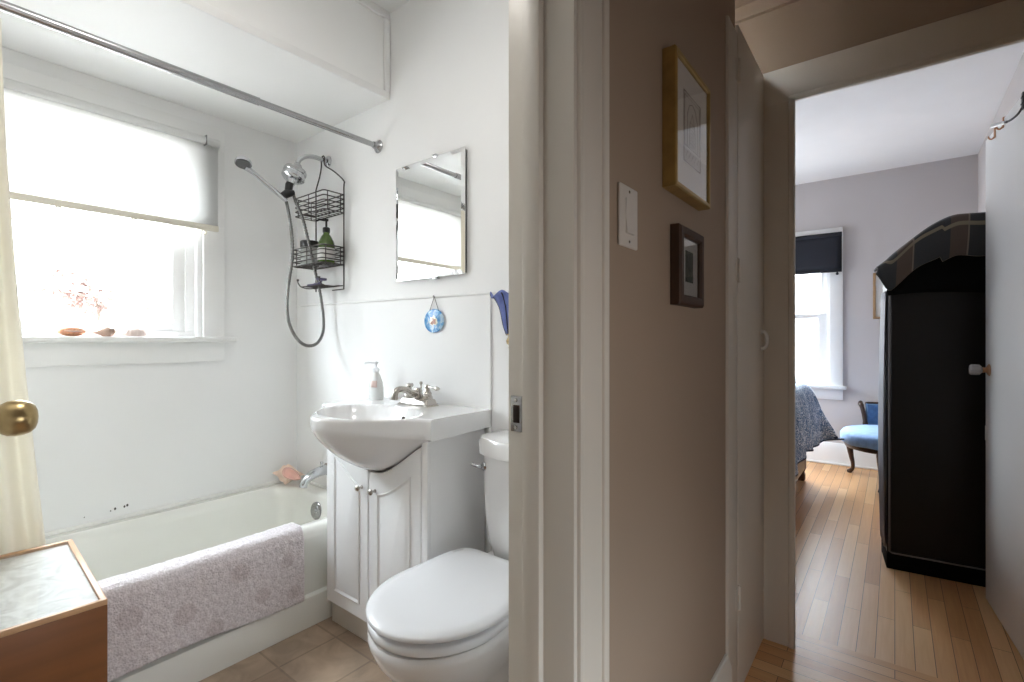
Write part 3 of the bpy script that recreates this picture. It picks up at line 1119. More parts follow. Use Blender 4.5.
b = BM()
loops = [tub_loop(TX0, TX1 + 0.018, TY0, TY1, 0.004, 0.0),
         tub_loop(TX0, TX1 + 0.018, TY0, TY1, 0.004, 0.108),
         tub_loop(TX0, TX1 + 0.014, TY0, TY1, 0.004, 0.117),
         tub_loop(TX0, TX1 - 0.004, TY0, TY1, 0.004, 0.124),
         tub_loop(TX0, TX1 - 0.006, TY0, TY1, 0.004, 0.30),
         tub_loop(TX0, TX1 - 0.001, TY0, TY1, 0.004, 0.345),
         tub_loop(TX0, TX1 - 0.003, TY0, TY1, 0.006, 0.365),
         tub_loop(TX0, TX1 - 0.014, TY0, TY1, 0.008, 0.382),
         tub_loop(TX0, TX1 - 0.032, TY0, TY1, 0.010, 0.388),
         tub_loop(TX0 + 0.045, TX1 - 0.062, TY0 + 0.09, TY1 - 0.075, 0.11, 0.388),
         tub_loop(TX0 + 0.055, TX1 - 0.076, TY0 + 0.10, TY1 - 0.086, 0.11, 0.378),
         tub_loop(TX0 + 0.066, TX1 - 0.086, TY0 + 0.12, TY1 - 0.096, 0.11, 0.34),
         tub_loop(TX0 + 0.09, TX1 - 0.105, TY0 + 0.22, TY1 - 0.118, 0.11, 0.16),
         tub_loop(TX0 + 0.12, TX1 - 0.13, TY0 + 0.30, TY1 - 0.15, 0.10, 0.09),
         tub_loop(TX0 + 0.18, TX1 - 0.18, TY0 + 0.38, TY1 - 0.22, 0.08, 0.068)]
loft(b, loops, True, True, True)
t = thing('bathtub', 'cream enamel bathtub built in below the bathroom window', 'bathtub', ((TX0 + TX1) / 2, 0.64, 0))
obj('basin', b, M['tub'], t, smooth=40)
b = BM()
OM = axis_mtx((-2.225, TY1 - 0.100, 0.316), (0.12, -1, 0.10))
lathe(b, [(0.0, -0.004), (0.042, -0.004), (0.042, 0.003), (0.037, 0.007), (0.026, 0.006), (0.024, 0.008), (0.012, 0.009), (0.008, 0.012), (0, 0.013)], 26, OM)
obj('overflow_plate', b, M['steel'], t)
b = BM()
lathe(b, [(0.0, 0.0), (0.036, 0.0), (0.036, 0.003), (0.03, 0.005), (0, 0.005)], 20, Matrix.Translation((-2.235, 0.98, 0.068)))
obj('drain', b, M['chrome'], t)

b = BM()
tube(b, [(WIN_X + 0.006, -0.11, 0.393), (WIN_X + 0.006, MIR_Y - 0.006, 0.393)], 0.011, 8)
tube(b, [(WIN_X + 0.006, MIR_Y - 0.006, 0.391), (-1.87, MIR_Y - 0.006, 0.391)], 0.007, 8)
struct('trim_tub_caulk', b, M['caulk'], smooth=40)
b = BM()
for (y, z, r) in ((0.600, 0.436, 0.0045), (0.632, 0.437, 0.004), (0.642, 0.440, 0.0045), (0.585, 0.431, 0.0025), (0.50, 0.428, 0.002)):
    lathe(b, [(0.0, -0.001), (r, -0.001), (r * 0.8, 0.0008), (0, 0.001)], 9, axis_mtx((WIN_X, y, z), (1, 0, 0)), sy=1.5)
tag(obj('mould_specks', b, M['mould'], loc=(WIN_X, 0.57, 0.43)), 'few dark mould specks on the wall just above the tub', 'stain')['kind'] = 'stuff'

# tub spout
t = thing('tub_spout', 'chrome tub spout on the end wall above the bathtub rim', 'faucet', (-2.30, MIR_Y, 0.475))
b = BM()
path = smooth_path([(-2.30, MIR_Y, 0.487), (-2.30, MIR_Y - 0.05, 0.482), (-2.30, MIR_Y - 0.095, 0.468), (-2.30, MIR_Y - 0.122, 0.447), (-2.30, MIR_Y - 0.130, 0.422)], 5)
k = len(path)
tube(b, path, [0.026 - 0.007 * i / (k - 1) for i in range(k)], 16)
obj('body', b, M['chrome'], t, smooth=50)
b = BM()
lathe(b, [(0.004, 0), (0.004, 0.014), (0.008, 0.017), (0.008, 0.024), (0.0, 0.027)], 12, Matrix.Translation((-2.30, MIR_Y - 0.03, 0.505)))
obj('diverter_knob', b, M['chrome'], t)
b = BM()
lathe(b, [(0.031, 0), (0.031, 0.004), (0.026, 0.008)], 20, axis_mtx((-2.30, MIR_Y, 0.487), (0, -1, 0)))
obj('wall_flange', b, M['chrome'], t)

# ------------------------------------------------------------------ conch shell on the tub corner
def spiral_shell(bm, mtx, L, rmax, turns=5, squash=0.85, knobs=0.0, mi=0, n=22, m=26):
    loops = []
    for i in range(m + 1):
        u = i / m
        prof = (math.sin(PI * min(1.0, u * 1.06)) ** 0.75) * (0.35 + 0.65 * math.exp(-((u - 0.42) / 0.26) ** 2))
        prof *= 1 + (0.16 * math.sin(u * turns * 2 * PI) if u < 0.42 else 0)
        r = max(rmax * prof, 0.0006)
        ring = []
        for j in range(n):
            a = 2 * PI * j / n
            rr = r * (1 + knobs * max(0, math.cos(7 * a + u * 9)) * math.exp(-((u - 0.36) / 0.12) ** 2))
            ring.append(mtx @ Vector((rr * math.cos(a), rr * squash * math.sin(a), u * L)))
        loops.append(ring)
    loft(bm, loops, True, True, True, mi)

t = thing('conch_shell', 'peach conch shell with pink opening on the back tub corner', 'shell', (-2.525, 1.29, 0.392))
CA = Vector((0.47, 0.87, -0.16)).normalized()
CV = Vector((0.86, -0.46, 0.22))
CV = (CV - CA * CV.dot(CA)).normalized()
CU = CA.cross(CV) * -1
CC0 = Vector((-2.505, 1.308, 0.447))
def shell_frame(o):
    return Matrix(((CV.x, CU.x, CA.x, o.x), (CV.y, CU.y, CA.y, o.y), (CV.z, CU.z, CA.z, o.z), (0, 0, 0, 1)))
b = BM()
spiral_shell(b, shell_frame(CC0 - CA * 0.082), 0.165, 0.048, 5, 1.0, 0.22)
obj('whorl', b, M['conch_out'], t, smooth=60)
b = BM()
lip_c = CC0 + CV * 0.050 + CA * 0.010 - CU * 0.002
loops = []
for sc, dp in ((1.30, -0.030), (1.22, -0.002), (1.0, 0.012), (0.80, 0.009), (0.55, 0.004), (0.25, 0.001)):
    loops.append([lip_c + (CA * 0.92 - CU * 0.40) * (0.040 * sc * math.cos(a)) + (CU * 0.92 + CA * 0.40) * (0.021 * sc * math.sin(a) * (1 - 0.3 * math.cos(a))) + CV * dp
                  for a in [2 * PI * i / 28 for i in range(28)]])
loft(b, loops, True, True, True)
obj('lip', b, M['conch_pink'], t, smooth=60)

# ------------------------------------------------------------------ shells on the window sill
def sill_shell(name, y, L, h, m, label, kind):
    t = BM()
    n, mm = 20, 14
    loops = []
    for i in range(mm + 1):
        a = PI * i / mm
        yy = -math.cos(a) * L / 2
        r = max(math.sin(a) ** 0.8, 0.01)
        ring = []
        for j in range(n):
            q = 2 * PI * j / n
            zz = math.sin(q)
            rad = r * (1 + (0.05 * math.sin(9 * a) if kind == 'cone' else 0))
            if kind == 'cone':
                rad *= 0.35 + 0.65 * (i / mm)
            ring.append((WIN_X + 0.022 + rad * 0.024 * math.cos(q), y + yy, 1.1655 + h / 2 * (1 + zz * rad * (1.0 if zz > 0 else 0.9)) - h / 2 * (1 - 0.9 * 1.0)
                         if kind != 'cone' else 1.1655 + h * 0.45 * (1 + zz * rad)))
        loops.append(ring)
    loft(t, loops, True, True, True)
    return t

t = thing('seashell', 'glossy tan cowrie shell, leftmost on the bathroom sill', 'shell', (WIN_X + 0.022, 0.458, 1.1655), group='shells on the window sill')
obj('whorl', sill_shell('s', 0.458, 0.085, 0.042, M['shell_tan'], '', 'cowrie'), M['shell_tan'], t, smooth=60)
b = BM()
tube(b, [(WIN_X + 0.045, 0.43, 1.186), (WIN_X + 0.0475, 0.458, 1.184), (WIN_X + 0.045, 0.487, 1.186)], [0.0012, 0.003, 0.0012], 8)
obj('aperture', b, M['shell_brown'], t)
t = thing('seashell', 'brown mottled pointed whelk shell, middle of the bathroom sill', 'shell', (WIN_X + 0.022, 0.563, 1.1655), group='shells on the window sill')
b = BM()
spiral_shell(b, Matrix.Translation((WIN_X + 0.022, 0.612, 1.1915)) @ Vector((0.15, -1, -0.13)).normalized().to_track_quat('Z', 'Y').to_matrix().to_4x4(),
             0.105, 0.027, 5, 0.95, 0.12)
obj('whorl', b, M['shell_brown'], t, smooth=60)
b = BM()
tube(b, [(WIN_X + 0.036, 0.535, 1.178), (WIN_X + 0.046, 0.565, 1.188), (WIN_X + 0.044, 0.598, 1.203)], [0.002, 0.008, 0.002], 8)
obj('lip', b, M['shell_white'], t)
t = thing('seashell', 'pale ribbed clam shell, rightmost on the bathroom sill', 'shell', (WIN_X + 0.022, 0.661, 1.1655), group='shells on the window sill')
b = BM()
loops = []
for i in range(12):
    u = i / 11
    rr = math.sin(PI * 0.5 * u) if u < 1 else 1
    h = 0.040 * math.cos(PI * 0.5 * u) ** 0.8 if u < 1 else 0.0
    loops.append([(WIN_X + 0.022 + 0.027 * rr * (1 + 0.04 * math.cos(14 * a)) * math.cos(a), 0.661 + 0.042 * rr * (1 + 0.04 * math.cos(14 * a)) * math.sin(a),
                   1.1660 + h * (1 + 0.03 * math.cos(14 * a))) for a in [2 * PI * j / 42 for j in range(42)]])
loft(b, loops, True, True, True)
obj('valve', b, M['shell_white'], t, smooth=60)
b = BM()
lathe(b, [(0.0, -0.003), (0.006, 0), (0.007, 0.006), (0.004, 0.011), (0, 0.013)], 12, Matrix.Translation((WIN_X + 0.018, 0.628, 1.1700)))
obj('hinge', b, M['shell_brown'], t)

# ------------------------------------------------------------------ shower rod and curtain
t = thing('shower_rod', 'steel shower curtain rod spanning above the bathtub', 'curtain rod', (-1.872, 0.64, 2.04))
b = BM()
tube(b, [(-1.872, -0.118, 2.04), (-1.872, 0.86, 2.04)], 0.0145, 18)
obj('outer_tube', b, M['steel'], t)
b = BM()
tube(b, [(-1.872, 0.855, 2.04), (-1.872, MIR_Y - 0.002, 2.04)], 0.0120, 18)
obj('inner_tube', b, M['steel'], t)
for y, d in ((MIR_Y, -1), (-0.12, 1)):
    b = BM()
    lathe(b, [(0.030, 0), (0.030, 0.004), (0.022, 0.012), (0.017, 0.02), (0.015, 0.03), (0.0, 0.03)], 22, axis_mtx((-1.872, y, 2.04), (0, d, 0)))
    obj('end_flange', b, M['steel'], t)

t = thing('shower_curtain', 'cream shower curtain gathered at the left end of the rod', 'curtain', (-1.85, 0.05, 0.2))
def curt(u, v):
    # v: 0 bottom .. 1 top; u along the gather
    z = 0.18 + (2.005 - 0.18) * v
    y1 = 0.19 + 0.122 * (1 - v) ** 1.6
    y = -0.10 + (y1 + 0.10) * u
    amp = 0.020 + 0.004 * (1 - v)
    x = -1.872 + 0.050 * (1 - v) ** 0.5 + amp * math.sin(u * 2 * PI * 5 + 1.5 * (1 - v)) * (1.0 if u < 0.92 else (1 - u) / 0.08)
    return (x, y, z)
b = BM()
grid(b, curt, 90, 24)
obj('fabric', b, M['curtain'], t, smooth=70, solid=0.0015)
for i in range(6):
    b = BM()
    y = -0.085 + 0.052 * i
    tube(b, [(-1.872 + 0.023 * math.cos(a), y, 2.034 + 0.026 * math.sin(a)) for a in [2 * PI * q / 18 for q in range(18)]], 0.0016, 6, closed=True)
    obj('ring', b, M['steel'], t)

# ------------------------------------------------------------------ bath mat hung over the tub
SPOTS = [(0.955, 0.300, 0.030), (0.78, 0.318, 0.036), (0.86, 0.205, 0.030), (0.61, 0.245, 0.036), (0.46, 0.30, 0.036), (0.70, 0.16, 0.03), (0.98, 0.17, 0.028)]
M['bath_mat'] = bath_mat_material('tufted_grey_pile', SPOTS)
def drape(u, v):
    # u along y, v from outer hem, over the rim, to the inner hem
    y = 0.36 + (1.022 - 0.36) * u
    s = v * 0.42
    hem = 0.128 + 0.010 * math.sin(u * 5)
    L1 = 0.372 - hem
    if s < L1:
        x, z = TX1 + 0.013, hem + s
    else:
        q = (s - L1)
        if q < 0.075:
            a = q / 0.075 * PI * 0.5
            x, z = TX1 - 0.012 + 0.025 * math.cos(a), 0.372 + 0.028 * math.sin(a)
        elif q < 0.13:
            x, z = TX1 - 0.012 - (q - 0.075), 0.400
        else:
            x, z = TX1 - 0.067 - 0.012 * min(1, (q - 0.13) / 0.03), 0.400 - (q - 0.13)
    nz = noise.noise(Vector((y * 60, s * 60, 3.1))) * 0.0035 + noise.noise(Vector((y * 7, s * 7, 9))) * 0.004
    if s < L1:
        x += nz + 0.006
    else:
        z += nz * 0.6 + 0.003
    return (x, y, z)
b = BM()
grid(b, drape, 150, 80)
mt = obj('bath_mat', b, M['bath_mat'], smooth=80, solid=0.009)
tag(mt, 'fluffy pale grey bath mat with darker spots draped over the tub edge', 'bath mat')

# ------------------------------------------------------------------ shower arm, hand shower, hose
SX = -2.29
t = thing('hand_shower', 'chrome shower arm with handheld sprayer and coiled steel hose', 'shower', (SX, MIR_Y, 2.06))
b = BM()
lathe(b, [(0.030, 0), (0.030, 0.003), (0.024, 0.010), (0.013, 0.014)], 22, axis_mtx((SX, MIR_Y, 2.063), (0, -1, 0)))
obj('wall_flange', b, M['chrome'], t)
b = BM()
tube(b, smooth_path([(SX, MIR_Y - 0.004, 2.063), (SX, 1.33, 2.066), (SX, 1.285, 2.058), (SX, 1.25, 2.034), (SX, 1.235, 2.008)], 6), 0.0115, 14)
obj('shower_arm', b, M['chrome'], t)
b = BM()
hm = axis_mtx((SX, 1.238, 2.004), (0.0, -0.36, -1.0)) @ Matrix.Diagonal((1.22, 1.22, 1.12, 1))
lathe(b, [(0.014, 0), (0.018, 0.008), (0.018, 0.016), (0.040, 0.026), (0.044, 0.034), (0.044, 0.044), (0.040, 0.047), (0.040, 0.055), (0.044, 0.058),
          (0.044, 0.068), (0.036, 0.076), (0.020, 0.080), (0.016, 0.098), (0.0, 0.098)], 28, hm)
obj('diverter', b, M['chrome'], t, smooth=40)
b = BM()
tube(b, [(SX, 1.206, 1.925), (SX, 1.195, 1.895), (SX, 1.19, 1.855)], [0.014, 0.018, 0.017], 12)
tube(b, [(SX, 1.215, 1.86), (SX, 1.19, 1.855), (SX, 1.165, 1.835)], [0.015, 0.021, 0.017], 12)
obj('holder', b, M['black'], t, smooth=50)
b = BM()
p0, p1 = Vector((SX, 1.180, 1.815)), Vector((SX, 1.012, 1.918))
tube(b, smooth_path([p0, p0.lerp(p1, 0.1), p0.lerp(p1, 0.5), p0.lerp(p1, 0.92), p1 + Vector((0, -0.02, 0.004))], 4), [0.0095, 0.0097, 0.0100, 0.0102] + [0.0105] * 9 + [0.0115] * 4, 14)
obj('handle', b, M['chrome'], t, smooth=50)
b = BM()
fm = axis_mtx((SX, 0.985, 1.948), (0.30, -0.22, -1.0))
lathe(b, [(0.0, -0.014), (0.018, -0.012), (0.030, -0.006), (0.035, 0.006), (0.035, 0.016), (0.0, 0.016)], 26, fm)
hd = obj('spray_head', b, M['chrome'], t, smooth=40)
b = BM()
lathe(b, [(0.031, 0.015), (0.031, 0.019), (0.029, 0.021), (0.0, 0.022)], 26, fm)
obj('spray_face', b, M['mirror_edge'], hd, smooth=40)
b = BM()
hp = smooth_path([(SX, 1.180, 1.812), (SX, 1.190, 1.77), (SX, 1.205, 1.68), (SX + 0.01, 1.205, 1.55), (SX + 0.02, 1.182, 1.42), (SX + 0.03, 1.168, 1.32), (SX + 0.04, 1.172, 1.235), (SX + 0.05, 1.20, 1.165),
                  (SX + 0.055, 1.245, 1.125), (SX + 0.055, 1.30, 1.130), (SX + 0.05, 1.338, 1.18), (SX + 0.04, 1.349, 1.26), (SX + 0.03, 1.338, 1.38), (SX + 0.02, 1.314, 1.50),
                  (SX + 0.015, 1.288, 1.62), (SX + 0.01, 1.258, 1.74), (SX + 0.004, 1.225, 1.82), (SX, 1.214, 1.86)], 26)
tube(b, hp, [0.0076 + (0.0011 if i % 3 == 0 else -0.0009) for i in range(len(hp))], 10)
obj('hose', b, M['hose_steel'], t, smooth=70)

# ------------------------------------------------------------------ hanging wire caddy
CX, CY = -2.244, 1.376
t = thing('shower_caddy', 'dark wire shower caddy with two baskets hung from shower arm', 'shower caddy', (CX, CY, 1.25))
WR = 0.0030
b = BM()
xl, xr = CX - 0.132, CX + 0.132
sx0 = SX
for s, xe in ((-1, xl + 0.012), (1, xr - 0.002)):
    tube(b, smooth_path([(sx0 + s * 0.003, CY - 0.005, 2.085), (sx0 + s * 0.016, CY - 0.005, 2.070), (sx0 + s * 0.017, CY - 0.004, 2.035),
                         (xe * 0.55 + sx0 * 0.45, CY, 1.985), (xe, CY, 1.925), (xe, CY, 1.89), (xe, CY, 1.7), (xe, CY, 1.5), (xe, CY, 1.398)], 4), WR + 0.0006, 8)
tube(b, [(xr - 0.10, CY, 1.398), (xr - 0.002, CY, 1.398)], WR, 8)
obj('hanger_frame', b, M['bronze_wire'], t, smooth=60)


def basket(z0, z1, y0, y1, xa, xb, nring):
    b = BM()
    for i in range(nring):
        z = z0 + (z1 - z0) * i / (nring - 1)
        pts = [(x, y, z) for x, y in rrect(xa, xb, y0, y1, 0.012, 3)]
        tube(b, pts, WR, 7, closed=True)
    for x in (xa, xb):
        for y in (y0 + 0.02, y1 - 0.02):
            tube(b, [(x, y, z0), (x, y, z1)], WR * 0.8, 6)
    for k in range(1, 8):
        x = xa + (xb - xa) * k / 8
        tube(b, [(x, y0, z1), (x, y0, z0), (x, y1, z0), (x, y1, z1)] if k in (4,) else [(x, y0, z0), (x, y1, z0)], WR * 0.75, 6)
    return b


obj('basket', basket(1.768, 1.857, 1.268, CY, xl, xr, 5), M['bronze_wire'], t, smooth=60)
obj('basket', basket(1.516, 1.600, 1.258, CY, xl, xr, 5), M['bronze_wire'], t, smooth=60)
b = BM()
for x in (xl + 0.03, xr - 0.04):
    tube(b, smooth_path([(x, CY, 1.418), (x, CY - 0.05, 1.410), (x, CY - 0.090, 1.416), (x, CY - 0.106, 1.434), (x, CY - 0.108, 1.446)], 4), WR, 7)
    tube(b, [(x, CY - 0.108, 1.444), (x, CY - 0.108, 1.452)], 0.006, 8)
for k in range(7):
    x = xl + 0.052 + 0.024 * k
    tube(b, [(x, CY - 0.015, 1.416), (x, CY - 0.088, 1.416)], WR * 0.8, 6)
tube(b, [(xl + 0.012, CY - 0.008, 1.414), (xr - 0.002, CY - 0.008, 1.414)], WR, 6)
tube(b, [(xl + 0.03, CY - 0.088, 1.416), (xr - 0.04, CY - 0.088, 1.416)], WR, 6)
obj('soap_tray', b, M['bronze_wire'], t, smooth=60)

t = thing('pump_bottle', 'green pump bottle with dark pump in the lower caddy basket', 'bottle', (-2.172, 1.318, 1.5200))
b = BM()
lathe(b, [(0.0, 0), (0.036, 0), (0.040, 0.004), (0.040, 0.085), (0.036, 0.105), (0.024, 0.130), (0.015, 0.142), (0.014, 0.150)], 24, Matrix.Translation((-2.172, 1.318, 1.5200)))
bo = obj('bottle_body', b, M['green_glass'], t, smooth=50)
b = BM()
lathe(b, [(0.0405, 0.014), (0.0407, 0.015), (0.0407, 0.072), (0.0405, 0.073)], 24, Matrix.Translation((-2.172, 1.318, 1.5200)))
obj('label', b, M['pale_label'], bo)
b = BM()
lathe(b, [(0.016, 0.150), (0.017, 0.152), (0.017, 0.172), (0.012, 0.176), (0.005, 0.178), (0.005, 0.205), (0.010, 0.207), (0.010, 0.216), (0.0, 0.218)], 18, Matrix.Translation((-2.172, 1.318, 1.5200)))
tube(b, [(-2.172, 1.318, 1.731), (-2.192, 1.295, 1.733), (-2.203, 1.283, 1.725)], [0.007, 0.0055, 0.004], 8)
obj('pump', b, M['black'], t, smooth=50)

t = thing('jar', 'clear jar with black lid beside the green pump bottle', 'jar', (-2.318, 1.316, 1.5200))
b = BM()
lathe(b, [(0.0, 0), (0.040, 0), (0.044, 0.005), (0.044, 0.085), (0.040, 0.095), (0.0, 0.095)], 24, Matrix.Translation((-2.318, 1.316, 1.5200)))
obj('jar_body', b, M['jar_clear'], t, smooth=50)
b = BM()
lathe(b, [(0.0, 0.094), (0.045, 0.094), (0.046, 0.097), (0.046, 0.122), (0.043, 0.125), (0.0, 0.126)], 24, Matrix.Translation((-2.318, 1.316, 1.5200)))
obj('lid', b, M['black'], t, smooth=40)

t = thing('razor', 'lilac razor lying on the wire tray under the caddy', 'razor', (-2.25, 1.32, 1.419))
b = BM()
tube(b, smooth_path([(-2.335, 1.315, 1.425), (-2.30, 1.325, 1.427), (-2.25, 1.33, 1.433), (-2.225, 1.325, 1.445)], 4), [0.006] * 5 + [0.0075] * 4 + [0.005] * 4, 10)
obj('handle', b, M['purple_puff'], t, smooth=60)
b = BM()
box(b, -2.234, -2.210, 1.300, 1.345, 1.443, 1.455, 0.003)
obj('head', b, M['purple_puff'], t)

# ------------------------------------------------------------------ mirror (medicine cabinet)
MX0, MX1, MZ0, MZ1, MF = -1.727, -1.312, 1.407, 1.900, 1.380
t = thing('mirror_cabinet', 'frameless rectangular mirror hung on the wall above the sink', 'mirror', ((MX0 + MX1) / 2, MIR_Y, MZ0))
b = BM()
box(b, MX0 + 0.006, MX1 - 0.006, MF + 0.006, MIR_Y, MZ0 + 0.006, MZ1 - 0.006, 0.001)
obj('cabinet_body', b, M['mirror_edge'], t)
b = BM()
def mrect(i, y):
    return [(MX0 + i, y, MZ0 + i), (MX1 - i, y, MZ0 + i), (MX1 - i, y, MZ1 - i), (MX0 + i, y, MZ1 - i)]
loft(b, [mrect(0, MF + 0.006), mrect(0, MF + 0.0032), mrect(0.018, MF)], True, True, True)
obj('mirror_glass', b, M['mirror'], t, smooth=0)
for x, z, dz in (((MX0 + MX1) / 2 + 0.04, MZ0 - 0.004, -1), ((MX0 + MX1) / 2 + 0.04, MZ1 + 0.004, 1)):
    b = BM()
    box(b, x - 0.010, x + 0.010, MF - 0.003, MIR_Y, z - 0.004, z + 0.004, 0.001)
    obj('clip', b, M['chrome'], t)

# ------------------------------------------------------------------ painted disc ornament
OC = Vector((-1.495, MIR_Y - 0.008, 1.229))
t = thing('wall_ornament', 'small round blue painted ornament hung by string below the mirror', 'ornament', OC)
b = BM()
lathe(b, [(0.0, -0.003), (0.046, -0.003), (0.049, -0.001), (0.049, 0.001), (0.046, 0.003), (0, 0.003)], 32, axis_mtx((0, 0, 0), (0, -1, 0)), sx=1.18)
obj('disc', b, M['painted_disc'], t, local=True)
b = BM()
tube(b, [(-0.028, 0, 0.038), (0, 0.002, 0.100)], 0.0014, 6)
tube(b, [(0.028, 0, 0.038), (0, 0.002, 0.100)], 0.0014, 6)
obj('string', b, M['piping'], t, local=True)
b = BM()
lathe(b, [(0.0025, -0.002), (0.0025, 0.010), (0.005, 0.011), (0.0, 0.013)], 10, axis_mtx((0, 0.008, 0.100), (0, -1, 0)))
obj('nail', b, M['steel'], t, local=True)

# ------------------------------------------------------------------ tulip night light near the doorway
t = thing('tulip_lamp', 'cobalt blue tulip glass wall lamp with brass base beside the doorway', 'wall lamp', (-1.056, 1.345, 1.125))
b = BM()
prof = [(0.016, 0.0), (0.028, 0.03), (0.036, 0.065), (0.046, 0.100), (0.066, 0.132), (0.082, 0.144)]
n = 48
loops = []
for i, (r, z) in enumerate(prof):
    loops.append([(r * (1 + 0.06 * abs(math.cos(3 * a)) * (i / 5)) * math.cos(a), 0.62 * r * (1 + 0.06 * abs(math.cos(3 * a)) * (i / 5)) * math.sin(a),
                   z + (0.010 * math.cos(6 * a + PI) if i == 5 else 0)) for a in [2 * PI * j / n for j in range(n)]])
loft(b, loops, True)
for v in b.verts:
    v.co.z += 0.042
obj('glass_shade', b, M['blue_glass'], t, local=True, solid=0.003, smooth=50)
for k in range(6):
    b = BM()
    a = 2 * PI * (k + 0.5) / 6
    tube(b, smooth_path([(r * 1.02 * math.cos(a), 0.62 * r * 1.02 * math.sin(a), z + 0.042) for r, z in prof], 3), 0.0030, 6)
    obj('lead_strip', b, M['lead'], t, local=True)
b = BM()
lathe(b, [(0.0, -0.012), (0.006, -0.010), (0.009, -0.002), (0.006, 0.006), (0.014, 0.012), (0.017, 0.022), (0.012, 0.032), (0.009, 0.040), (0.018, 0.046)], 18)
obj('brass_base', b, M['brass'], t, local=True)
b = BM()
box(b, -0.014, 0.014, 0.012, 0.0549, 0.004, 0.044, 0.004)
obj('wall_bracket', b, M['brass'], t, local=True)

# ------------------------------------------------------------------ vanity cabinet with belly sink
VX0, VX1, VF = -1.810, -1.215, 1.10
VC = -1.515
HW = 0.335
CT = 0.890
def bell(dx):
    u = min(1.0, abs(dx) / 0.335)
    return (0.5 + 0.5 * math.cos(PI * u)) ** 0.92

t = thing('vanity_cabinet', 'white two-door vanity cabinet under the porcelain belly sink', 'cabinet', (VC, 1.25, 0))
def cut(x):
    return 0.820 - 0.150 * bell((x - VC) * 1.04) ** 0.78
b = BM()
# side panels, bottom, face frame with scooped top, back
box(b, VX0, VX0 + 0.016, VF + 0.018, MIR_Y - 0.012, 0.09, 0.820, 0.001)
box(b, VX1 - 0.016, VX1, VF + 0.018, MIR_Y - 0.012, 0.0, 0.820, 0.001)
box(b, VX0 + 0.016, VX1 - 0.016, VF + 0.02, MIR_Y - 0.012, 0.09, 0.106)
box(b, VX0 + 0.016, VX1 - 0.016, MIR_Y - 0.02, MIR_Y - 0.012, 0.106, 0.82)
box(b, VX1 - 0.027, VX1, VF + 0.001, VF + 0.018, 0.09, 0.816, 0.0015)
box(b, VX0, VX0 + 0.006, VF + 0.001, VF + 0.018, 0.09, 0.80, 0.001)
obj('cabinet_body', b, M['cabinet_white'], t, smooth=30)
b = BM()
box(b, VX0 - 0.010, VX1 - 0.016, VF + 0.030, VF + 0.046, 0.0, 0.092, 0.001)
box(b, VX0 - 0.010, VX0 + 0.006, VF + 0.046, MIR_Y - 0.012, 0.0, 0.092, 0.001)
obj('toe_kick', b, M['kick'], t, smooth=30)


def door(xa, xb, knob_x):
    b = BM()
    n = 26
    z0 = 0.100
    top = [(xa + (xb - xa) * i / n, cut(xa + (xb - xa) * i / n) - 0.006) for i in range(n + 1)]
    poly = [(xb, z0), (xa, z0)] + top
    loft(b, [[(p[0], VF + 0.018, p[1]) for p in poly], [(p[0], VF + 0.004, p[1]) for p in poly],
             [(p[0] + (0.003 if p[0] < (xa + xb) / 2 else -0.003), VF, p[1] + (0.003 if p[1] < z0 + 0.01 else -0.003)) for p in poly]], True, True, True)
    d = obj('door', b, M['cabinet_white'], t, smooth=30)
    # raised panel following the scoop
    ia, ib, iz = xa + 0.052, xb - 0.052, z0 + 0.055
    def ptop(x):
        return cut(x) - 0.070 - 0.012
    def pl(off, y):
        a, c, zz = ia + off, ib - off, iz + off
        tp = [(a + (c - a) * i / n, ptop(a + (c - a) * i / n) - off) for i in range(n + 1)]
        return [(p[0], y, p[1]) for p in [(c, zz), (a, zz)] + tp]
    b = BM()
    loft(b, [pl(0, VF + 0.002), pl(0.0, VF - 0.0035), pl(0.004, VF - 0.0055), pl(0.008, VF - 0.003), pl(0.013, VF - 0.0005), pl(0.030, VF - 0.006)], True, False, True)
    obj('raised_panel', b, M['cabinet_white'], d, smooth=28)
    b = BM()
    kx, kz = knob_x, 0.600
    lathe(b, [(0.007, 0), (0.007, 0.002), (0.0042, 0.005), (0.0042, 0.014), (0.010, 0.017), (0.0115, 0.022), (0.008, 0.027), (0, 0.028)], 16, axis_mtx((kx, VF, kz), (0, -1, 0)))
    obj('knob', b, M['nickel'], d, smooth=50)

door(VX0 + 0.004, -1.535, -1.572)
door(-1.531, VX1 - 0.030, -1.492)

# sink top
t = thing('vanity_sink', 'white porcelain sink with rounded belly front on the vanity', 'sink', (VC, 1.25, 0.82))
SX0, SX1 = VC - 0.325, VC + 0.325
def front(x):
    return 1.095 - 0.215 * bell(x - VC)
b = BM()
nx, ny = 56, 44
def basin(x, y):
    ex, ey = 0.225, 0.150
    cy = 1.085
    q = ((x - VC) / ex) ** 2 + ((y - cy) / ey) ** 2
    q = math.sqrt(q)
    if q >= 1.12:
        return 0.0
    if q >= 1.0:
        w = (1.12 - q) / 0.12
        return -0.004 * w * w
    return -0.004 - 0.125 * (1 - q ** 2.4) ** 0.75
def stop(u, v):
    x = SX0 + (SX1 - SX0) * u
    yf = front(x) + 0.012
    y = yf + (MIR_Y - 0.001 - yf) * v
    z = CT + basin(x, y)
    return (x, y, z)
top = grid(b, stop, nx, ny)
